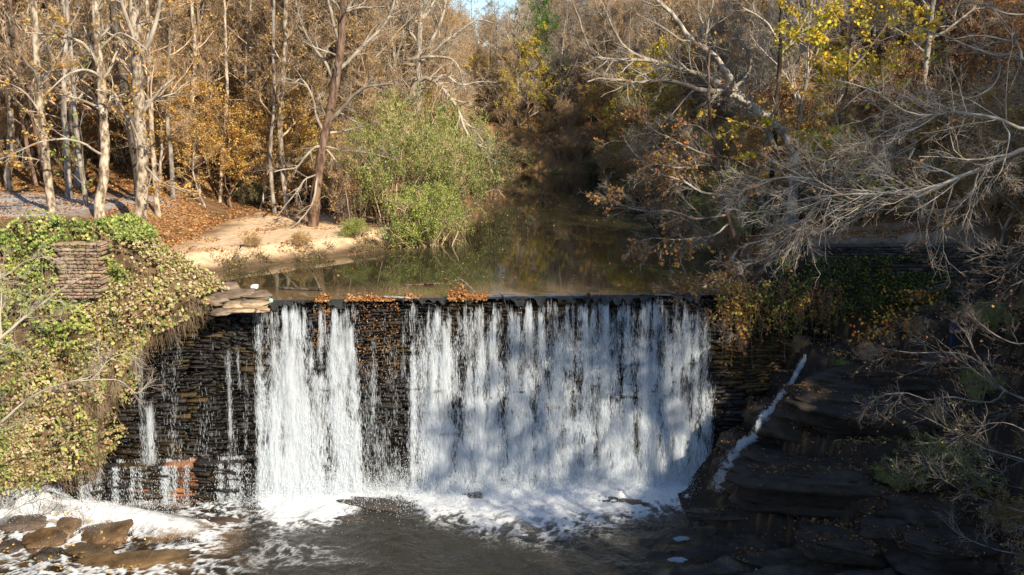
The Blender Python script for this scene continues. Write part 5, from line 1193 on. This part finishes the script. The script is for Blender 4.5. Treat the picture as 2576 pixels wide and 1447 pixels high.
# dry crest stones at the left end
for i, (px, py, z, sx, sy, sz, lab) in enumerate([(640, 762, .06, .62, .42, .13, 'flat sunlit stone at the very edge of the crest beside the falls'), (592, 765, .03, .5, .4, .12, 'flat tan stone left of the edge stone'), (612, 778, -.14, .6, .4, .1, 'tan stone in the course just below the crest'), (590, 738, .1, .9, .7, .12, 'broad grey slab behind the crest stones'),
                                                     (640, 742, .05, .7, .6, .1, 'thin shelf stone dipping under the water'), (560, 720, .16, .7, .6, .2, 'brown block against the vine bank tip'), (655, 778, -.12, .3, .35, .09, 'small tan stone under the edge stone'), (545, 752, 0., .5, .5, .16, 'grassy stone at the end of the crest'), (560, 782, -.15, .5, .4, .1, 'dull stone under the dry grass')]):
    p = at_z(px, py, z + sz * .5)
    rock('crest_stone', lab, (p[0], p[1] + .1, z), (sx, sy, sz), 270 + i, M_rock, [.4, .29, .18] if i in (0, 1, 2, 6) else [.22, .16, .11], rz=.1 * i, strat=.3, n=18)

# ================================================================== FALLEN LEAVES
def litter(name, label, n, xr_, yr_, test, pal, size, seed, zf=None, lift=.03):
    r = np.random.default_rng(seed); x = r.uniform(*xr_, n); y = r.uniform(*yr_, n); k = test(x, y, r); x, y = x[k], y[k]
    z = (height(x, y) if zf is None else zf(x, y)) + lift
    v, q, c = leaves(np.stack([x, y, z], -1), size, palette(len(x), pal, r=r), r, up=2.2)
    o = link(name, mesh(name, v, q, mat=M_dryleaf, col=c)); tag(o, label, 'leaves', kind='stuff'); return o
LL = [[.45, .2, .07], [.5, .27, .1], [.3, .13, .05], [.55, .36, .16], [.22, .1, .045]]
litter('leaf_litter', 'orange brown fallen leaves on the left bank and slope', 90000, (-42, -3), (43, 82), lambda x, y, r: (xl(y) - x > .6) & ~((x < -23.5) & (y > 47) & (y < 59) & (r.random(len(x)) < .8)) & (fbm(x * .5, y * .5, o=4, seed=41) + .25 * (r.random(len(x)) - .5) > np.where((x > -19) & (y < 61), .66, .36)), LL, .16, 160)
litter('ledge_litter', 'brown fallen leaves caught on the dark ledges at the right', 110000, (9.5, 34), (29, 54), lambda x, y, r: fbm(x * .8, y * 1.3, o=3, seed=161) + .2 * (r.random(len(x)) - .5) > .5, RUSTY + RUSTY + TANS[:1], .12, 161)
litter('floating_leaves', 'scattered leaves floating on the still water', 2600, (-16, 12), (41.5, 104), lambda x, y, r: (x > xl(y) + .2) & (x < xr(y)) & (r.random(len(x)) < np.where(x < xl(y) + 2.2, 1, .3)), LL, .12, 162, zf=lambda x, y: 0 * x, lift=.012)
litter('rock_leaves', 'orange wet leaves stuck among the lower left rocks', 420, (-22, -14), (30.5, 34), lambda x, y, r: fbm(x * 1.2, y * 1.2, seed=5) > .5, ORANGE + RUSTY, .13, 163, zf=lambda x, y: -8.86 + 0 * x)
# leaf jams along the crest
def jam(label, px0, px1, n, seed, hgt=.14, dep=.22):
    r = np.random.default_rng(seed); x = r.uniform(xw(px0), xw(px1), n); w_ = r.normal(0, 1, n); y = crest(x) + .05 + w_ * dep
    z = .0 + np.abs(r.normal(0, hgt, n)) * np.exp(-w_ ** 2) * vn(x * 3, 0 * x, seed=seed) * 1.6
    v, q, c = leaves(np.stack([x, y, z], -1), .12, palette(n, LL + RUSTY[:2], r=r), r, up=.6)
    tag(link('leaf_jam', mesh('leaf_jam', v, q, mat=M_dryleaf, col=c)), label, 'leaf pile')
jam('small leaf pile on the crest between the two left curtains', 805, 840, 350, 1); jam('leaf pile on the crest over the dark gap', 880, 1000, 900, 2, .1); jam('few leaves on the crest around the end of the plank', 1020, 1060, 180, 3, .1)
jam('largest heap of leaves on the crest under the bare stick', 1130, 1228, 1500, 4, .26, .32)
def facing(label, px0, px1, h1, n, seed):
    r = np.random.default_rng(seed); x = r.uniform(xw(px0), xw(px1), n); h = r.uniform(0, 1, n) ** 1.4 * h1
    k = dens(x, h) < .6; x, h = x[k], h[k]
    P = np.stack([x, dam_y(x, -h) - .16 - np.abs(r.normal(0, .03, len(x))), -h], -1)
    v, q, c = leaves(P, .085, palette(len(P), RUSTY + RUSTY + LL[2:3], r=r) * .7, r, nrm=unit(r.normal(0, .5, (len(P), 3)) + np.array([0, -1, .2])))
    tag(link('stuck_leaves', mesh('stuck_leaves', v, q, mat=M_dryleaf, col=c)), label, 'leaves', kind='stuff')
facing('wet leaves stuck to the wall between the left curtains', 800, 845, 2.2, 320, 1); facing('wet leaves stuck to the wall in the dark gap', 895, 1010, 4, 450, 2)

# ================================================================== DRIFTWOOD, STICKS, LITTER
def stick(name, label, cat, specs, mat, seed, z=None):
    """specs: list of (points world, r0, r1)"""
    b = Bag(); r = np.random.default_rng(seed)
    for pts, r0, r1 in specs:
        Q_ = rspl(np.array(pts), 14); Q_[1:-1] += r.normal(0, r0 * .25, (12, 3)); R = np.linspace(r0, r1, 14) * (1 + r.normal(0, .08, 14)); R[0] *= .3; R[-1] *= .4
        b.add(*tubes(Q_[None], R[None], 7))
    tag(link(name, b.mesh(name, mat, True)), label, cat)
Z = lambda px, py, z=.03: at_z(px, py, z)
stick('driftwood_log', 'dark log with a forked end floating near the crest', 'log', [([Z(700, 725, .04), Z(740, 727, .05), Z(790, 729, .05), Z(812, 729, .03)], .07, .05), ([Z(800, 729, .04), Z(808, 725, .2)], .035, .015), ([Z(800, 729, .03), Z(812, 734, .0)], .03, .015)], M_dark, 1)
stick('driftwood_log', 'half sunk brown log below the forked one', 'log', [([Z(840, 742, -.01), Z(875, 742, .02), Z(905, 740, .02), Z(925, 735, .0)], .09, .03), ([Z(958, 728, .01), Z(972, 725, .03)], .035, .03)], M_brown, 2)
stick('driftwood_log', 'thin twisted floating log far from the crest, near centre', 'log', [([Z(1015, 718, 0), Z(1050, 716, .04), Z(1080, 715, .02), Z(1115, 714, .0)], .05, .03), ([Z(1068, 715, .03), Z(1082, 713, .1), Z(1098, 715, .03)], .09, .05)], M_brown, 3)
stick('driftwood_plank', 'pale flat plank lying along the crest', 'plank', [([Z(960, 747, .09), Z(1000, 748, .1), Z(1052, 750, .09)], .055, .05)], M_grey, 4)
stick('bare_stick', 'pale forked stick standing up out of the largest leaf heap', 'branch', [([Z(1200, 742, .1), Z(1188, 728, .25), Z(1180, 719, .45), Z(1165, 706, .75), Z(1148, 696, 1.0)], .035, .01), ([Z(1186, 727, .3), Z(1165, 716, .35), Z(1140, 708, .35), Z(1120, 702, .35)], .028, .008), ([Z(1184, 728, .22), Z(1160, 730, .15), Z(1140, 736, .06)], .02, .008), ([Z(1158, 702, .85), Z(1142, 707, .75), Z(1132, 706, .75)], .012, .006)], M_white, 5)
stick('dark_snag', 'dark stick hanging over the edge right of the leaf heap', 'branch', [([Z(1256, 738, .1), Z(1266, 748, .02), (Z(1276, 760, 0) + np.array([0, -.5, -.3])), (Z(1285, 770, 0) + np.array([0, -.6, -.5]))], .03, .015), ([Z(1240, 745, .1), Z(1270, 741, .15), Z(1300, 742, .05)], .02, .01)], M_dark, 6)
stick('wooden_stump', 'short brown stub standing on the crest in the wide curtain', 'stump', [([Z(1480, 748, -.1), Z(1480, 742, .1), Z(1481, 740, .22)], .09, .08)], M_brown, 7)
stick('beached_branch', 'pale branch lying at the foot of the vine bank tip', 'branch', [([Z(458, 700, .9), Z(470, 712, .6), Z(478, 720, .4)], .04, .03)], M_white, 8)
def solid(color, rough=.5):
    m, nt, ns, ln = newmat('plain'); out = nd(ns, 'ShaderNodeOutputMaterial'); pb = nd(ns, 'ShaderNodeBsdfPrincipled'); pb.inputs['Base Color'].default_value = (*color, 1); pb.inputs['Roughness'].default_value = rough
    no = nd(ns, 'ShaderNodeTexNoise', i_Scale=40.); bp = nd(ns, 'ShaderNodeBump', i_Strength=.2, i_Distance=.01); ln.new(no.outputs['Fac'], bp.inputs['Height']); ln.new(bp.outputs[0], pb.inputs['Normal']); ln.new(pb.outputs[0], out.inputs[0]); return m
M_plast = solid((.75, .78, .8), .35); M_ball = solid((.3, .72, .68), .3)
p = Z(640, 722, .12); rock('plastic_litter', 'crumpled whitish plastic bag caught behind the crest stones', tuple(p), (.17, .14, .1), 300, M_plast, [.8] * 3, cat='litter', n=14)
stick('plastic_strip', 'thin white bent strip on the grey slab by the vine bank', 'litter', [([Z(551, 722, .25), Z(557, 732, .22), Z(566, 737, .2), Z(578, 736, .2)], .03, .02)], M_plast, 9)
p = Z(681, 756, .13); th = rock('small_ball', 'small turquoise ball resting on the crest beside the edge stone', tuple(p), (.085, .085, .085), 301, M_ball, [.3, .7, .7], cat='ball', n=12, strat=0)
stick('upright_stake', 'small dark stake with a drooping tip stuck in the sand bank', 'stake', [([Z(602, 628, 1.0), Z(605, 622, 1.15), Z(606, 618, 1.35), Z(612, 616, 1.42)], .03, .05)], M_dark, 10)
stick('fallen_log', 'dark fallen log on the leaves behind the person', 'log', [([at_d(640, 545, 66), at_d(690, 548, 66), at_d(735, 550, 66.5)], .32, .26)], M_dark, 11)

# ================================================================== PEOPLE
def skin(name, joints, edges, mat, parent, sub=1, root=0):
    """joints: list of (x,y,z,r)"""
    me = bpy.data.meshes.new(name); me.from_pydata([j[:3] for j in joints], edges, []); me.materials.append(mat)
    o = bpy.data.objects.new(name, me); COL.objects.link(o)
    md = o.modifiers.new('s', 'SKIN'); md.use_smooth_shade = True
    if not me.skin_vertices: bpy.context.view_layer.update()
    sv = me.skin_vertices
    if not sv:
        bpy.context.view_layer.objects.active = o; bpy.ops.mesh.customdata_skin_add(); sv = me.skin_vertices
    for i, j in enumerate(joints):
        sv[0].data[i].radius = (j[3], j[3]); sv[0].data[i].use_root = (i == root)
    m2 = o.modifiers.new('u', 'SUBSURF'); m2.levels = sub; m2.render_levels = sub
    dg = bpy.context.evaluated_depsgraph_get(); ev = o.evaluated_get(dg); nm = bpy.data.meshes.new_from_object(ev)
    o.modifiers.clear(); o.data = nm; nm.name = name
    if not nm.materials: nm.materials.append(mat)
    for p_ in nm.polygons: p_.use_smooth = True
    o.parent = parent
    return o
M_skin = solid((.48, .27, .19), .55); M_black = solid((.012, .012, .014), .8); M_navy = solid((.02, .035, .09), .75); M_hairb = solid((.05, .03, .02), .6); M_shoe = solid((.55, .62, .75), .5); M_grayc = solid((.05, .05, .055), .8)
def person(label, loc, rz, top, legs, hair, shoes, bare_legs=True, reach=.35, group=None):
    """standing figure 1.7 m, facing -Y locally"""
    o = thing('person', label, 'person', loc); o.rotation_euler = (0, 0, rz)
    J = [(0, 0, .95, .13), (0, .01, 1.15, .115), (0, 0, 1.36, .13), (0, -.01, 1.48, .06), (0, -.05, 1.56, .075), (0, -.06, 1.63, .095), (0, -.055, 1.70, .07)]
    E = [(0, 1), (1, 2), (2, 3), (3, 4), (4, 5), (5, 6)]
    J += [(0, -.155, 1.60, .018)]; E += [(5, 7)]      # nose
    for s in (-1, 1):
        b = len(J); J += [(s * .17, 0, 1.38, .058), (s * .22, -.04, 1.13, .045), (s * .2, -.22 - reach * .2, 1.02 + reach * .12, .034), (s * .17, -.30 - reach * .25, 1.03 + reach * .14, .03)]
        E += [(2, b), (b, b + 1), (b + 1, b + 2), (b + 2, b + 3)]
        w = J[b + 3]
        for k in range(4):
            f = len(J); J += [(w[0] + (k - 1.5) * .02, w[1] - .045, w[2], .009), (w[0] + (k - 1.5) * .02 - s * .01, w[1] - .075 - .01 * (k in (1, 2)), w[2] - .02, .007)]; E += [(b + 3, f), (f, f + 1)]
        f = len(J); J += [(w[0] - s * .04, w[1] - .02, w[2] + .01, .01), (w[0] - s * .055, w[1] - .045, w[2], .008)]; E += [(b + 3, f), (f, f + 1)]
        b = len(J); J += [(s * .1, 0, .86, .085), (s * .12, -.02, .5, .056), (s * .13, .02 * s, .1, .036), (s * .13, -.14 + .02 * s, .04, .03)]
        E += [(0, b), (b, b + 1), (b + 1, b + 2), (b + 2, b + 3)]
    skin('body', J, E, M_skin, o, 1)
    S = [(0, 0, .98, .15), (0, .01, 1.15, .14), (0, 0, 1.36, .15), (0, 0, 1.44, .085)]; SE = [(0, 1), (1, 2), (2, 3)]
    for s in (-1, 1):
        b = len(S); S += [(s * .17, 0, 1.385, .075), (s * .22, -.04, 1.14, .062), (s * .205, -.2 - reach * .15, 1.03 + reach * .1, .05)]; SE += [(2, b), (b, b + 1)] + ([(b + 1, b + 2)] if not bare_legs else [])
        if bare_legs: S.pop()
    skin('shirt', S, SE, top, o, 1)
    S = [(0, 0, .98, .145)]; SE = []
    for s in (-1, 1):
        b = len(S); S += [(s * .1, 0, .86, .105), (s * .12, -.02, .55, .085)] + ([] if bare_legs else [(s * .13, .02 * s, .12, .06)])
        SE += [(0, b), (b, b + 1)] + ([] if bare_legs else [(b + 1, b + 2)])
    skin('shorts' if bare_legs else 'trousers', S, SE, legs, o, 1)
    skin('hair', [(0, -.03, 1.69, .085), (0, .01, 1.64, .085), (0, .02, 1.56, .05)], [(0, 1), (1, 2)], hair, o, 1)
    for s in (-1, 1): skin('shoe', [(s * .13, .04 + .02 * s, .05, .045), (s * .13, -.08 + .02 * s, .045, .045), (s * .13, -.17 + .02 * s, .035, .032)], [(0, 1), (1, 2)], shoes, o, 1)
    return o
p = hit(711, 559); kid = person('person in black top and shorts standing half behind the beige trunk, looking down', (p[0], p[1], hz(p[0], p[1]) - .02), -1.3, M_black, M_black, M_hairb, M_shoe, True, .3); kid.scale = (.66, .66, .66)
p = hit(2392, 885)
person('person in a dark navy jacket standing on the shadowed upper ledge behind branches', (p[0], p[1], p[2] - .05), .6, M_navy, M_navy, M_black, M_grayc, False, .2)
person('person all in black just right of the one in the navy jacket', (p[0] + .62, p[1] + .1, p[2] - .05), -.9, M_black, M_black, M_hairb, M_grayc, False, .1)
rock('ledge_rock', 'flat rock the two people stand on', (p[0] + .3, p[1] + .1, p[2] - .4), (1.8, .9, .35), 290, M_rock, [.085, .064, .048], cat='rock')

# weeds and dry grass along the left waterline
r = np.random.default_rng(400); n = 9000; yy = r.uniform(46.5, 62, n); off = np.abs(r.normal(0, .8, n)) - .1; x = xl(yy) - off + (fbm(yy * .8, yy * 0, seed=401) - .5) * 1.5
k = fbm(x * .8, yy * .8, o=3, seed=402) > .43; x, yy = x[k], yy[k]; n = len(x)
S = np.stack([x, yy, height(x, yy) - .03], -1); dn = unit(np.stack([r.normal(.15, .4, n), r.normal(-.1, .4, n), np.abs(r.normal(.8, .3, n))], -1)); t5 = np.linspace(0, 1, 4)[None, :, None]
SP = S[:, None] + dn[:, None] * (r.uniform(.15, .6, n)[:, None, None]) * t5 + np.array([0, 0, -.12]) * t5 ** 2 + np.cumsum(r.normal(0, .02, (n, 4, 3)), axis=1) * (t5 > 0)
wd_ = link('bank_weeds', None) if False else link('bank_weeds', mesh('bank_weeds', *tubes(SP, np.full(SP.shape[:2], .009), 3), mat=M_stem)); tag(wd_, 'dry weeds fringing the left waterline', kind='stuff')
k = r.integers(0, n, 9000); LPx = SP[k, r.integers(1, 4, 9000)] + r.normal(0, .06, (9000, 3))
v, q, c = leaves(LPx, .075, palette(9000, GREEN + TANS + RUSTY, r=r), r)
tag(link('bank_leaves', mesh('bank_leaves', v, q, mat=M_leaf, col=c)), 'small green and brown leaves of the bank weeds', kind='stuff')

r = np.random.default_rng(410); n = 240; x = r.uniform(9.6, 15.5, n); z0 = r.uniform(-.6, 1.0, n); t6 = np.linspace(0, 1, 8)[None, :, None]
S = np.stack([x, crest(x) - .5 - r.uniform(0, .5, n), z0], -1); ln_ = r.uniform(.5, 3.4, n) * np.where(r.random(n) < .3, 1, .5)
SP = S[:, None] + np.array([0, 0, -1.]) * ln_[:, None, None] * t6 + np.stack([r.normal(0, .5, n), r.normal(-.3, .2, n), 0 * x], -1)[:, None] * t6 * (1.4 - t6) + np.cumsum(r.normal(0, .05, (n, 8, 3)), axis=1)
tag(link('hanging_vines', mesh('hanging_vines', *tubes(SP, np.full(SP.shape[:2], .010), 3), mat=M_stem)), 'bare vine strands hanging down the abutment right of the falls', kind='stuff')
k = r.integers(0, n, 1500); LPx = SP[k, r.integers(1, 8, 1500)] + r.normal(0, .08, (1500, 3)); v, q, c = leaves(LPx, .15, palette(1500, RUSTY + [[.6, .25, .06], [.6, .5, .08], [.35, .4, .07]], r=r), r)
tag(link('vine_leaves', mesh('vine_leaves', v, q, mat=M_leaf, col=c)), 'orange and yellow leaves on the vines hanging right of the falls', 'vine', kind='stuff')
# sunlit orange sprig over the dark hollow
for nm_, (px, py) in enumerate([(2250, 800), (2290, 745), (2200, 835)]):
    p = at_d(px, py, 37.5); n = 90; LPx = p + r.normal(0, 1, (n, 3)) * np.array([.55, .4, .3]); v, q, c = leaves(LPx, .17, palette(n, [[.75, .35, .05], [.8, .5, .07], [.6, .2, .04]], r=r), r)
    ts = p[None, None] + np.array([2.5, .5, .6]) * (1 - np.linspace(0, 1, 6))[None, :, None] + np.cumsum(r.normal(0, .06, (12, 6, 3)), axis=1)
    o = thing('leafy_spray', ['bright orange leaf spray over the dark hollow on the right', 'upper orange leaf spray by the ivy end', 'yellow orange leaf spray lowest over the dark hollow'][nm_], 'branch', tuple(p))
    rel(link('twigs', mesh('twigs', *tubes(ts, np.full(ts.shape[:2], .012), 3), mat=M_dim)), o); rel(link('leaves', mesh('leaves', v, q, mat=M_leaf, col=c)), o)
# ================================================================== CAMERA, SUN, SKY
cam = bpy.data.cameras.new('camera'); co = bpy.data.objects.new('camera', cam); COL.objects.link(co)
cam.sensor_width = 36; cam.lens = 36 * FP / 2576.0; cam.clip_end = 2000; cam.clip_start = .1
co.location = (0, 0, CAMZ); co.rotation_euler = (math.pi / 2 - PITCH, 0, 0)
SC.camera = co
EL = D2R(34); az = np.array([.63, -.77]); az /= np.linalg.norm(az)
sd = bpy.data.lights.new('sun', 'SUN'); sd.energy = 5.0; sd.angle = D2R(.5); sd.color = (1, .88, .7)
so = bpy.data.objects.new('sun', sd); COL.objects.link(so)
from mathutils import Vector
dirv = Vector((az[0] * math.cos(EL), az[1] * math.cos(EL), math.sin(EL)))
so.rotation_euler = dirv.to_track_quat('Z', 'Y').to_euler()
W = bpy.data.worlds.new('World'); SC.world = W; W.use_nodes = True
nt = W.node_tree; nt.nodes.clear()
sk = nt.nodes.new('ShaderNodeTexSky'); sk.sky_type = 'NISHITA'; sk.sun_disc = False; sk.sun_elevation = EL
sk.sun_rotation = math.atan2(az[0], az[1]); sk.air_density = 1.0; sk.dust_density = .2; sk.ozone_density = 3.5
bg = nt.nodes.new('ShaderNodeBackground'); bg.inputs[1].default_value = .125
wo = nt.nodes.new('ShaderNodeOutputWorld'); nt.links.new(sk.outputs[0], bg.inputs[0]); nt.links.new(bg.outputs[0], wo.inputs[0])
SC.view_settings.view_transform = 'Standard'; SC.view_settings.look = 'None'; SC.view_settings.exposure = 0.65; SC.view_settings.gamma = 1
SC.cycles.max_bounces = 5; SC.cycles.diffuse_bounces = 2; SC.cycles.glossy_bounces = 2; SC.cycles.transparent_max_bounces = 12; SC.cycles.transmission_bounces = 2
SC.cycles.sample_clamp_indirect = 4
SC.cycles.use_denoising = True
SC.cycles.denoising_prefilter = 'NONE'
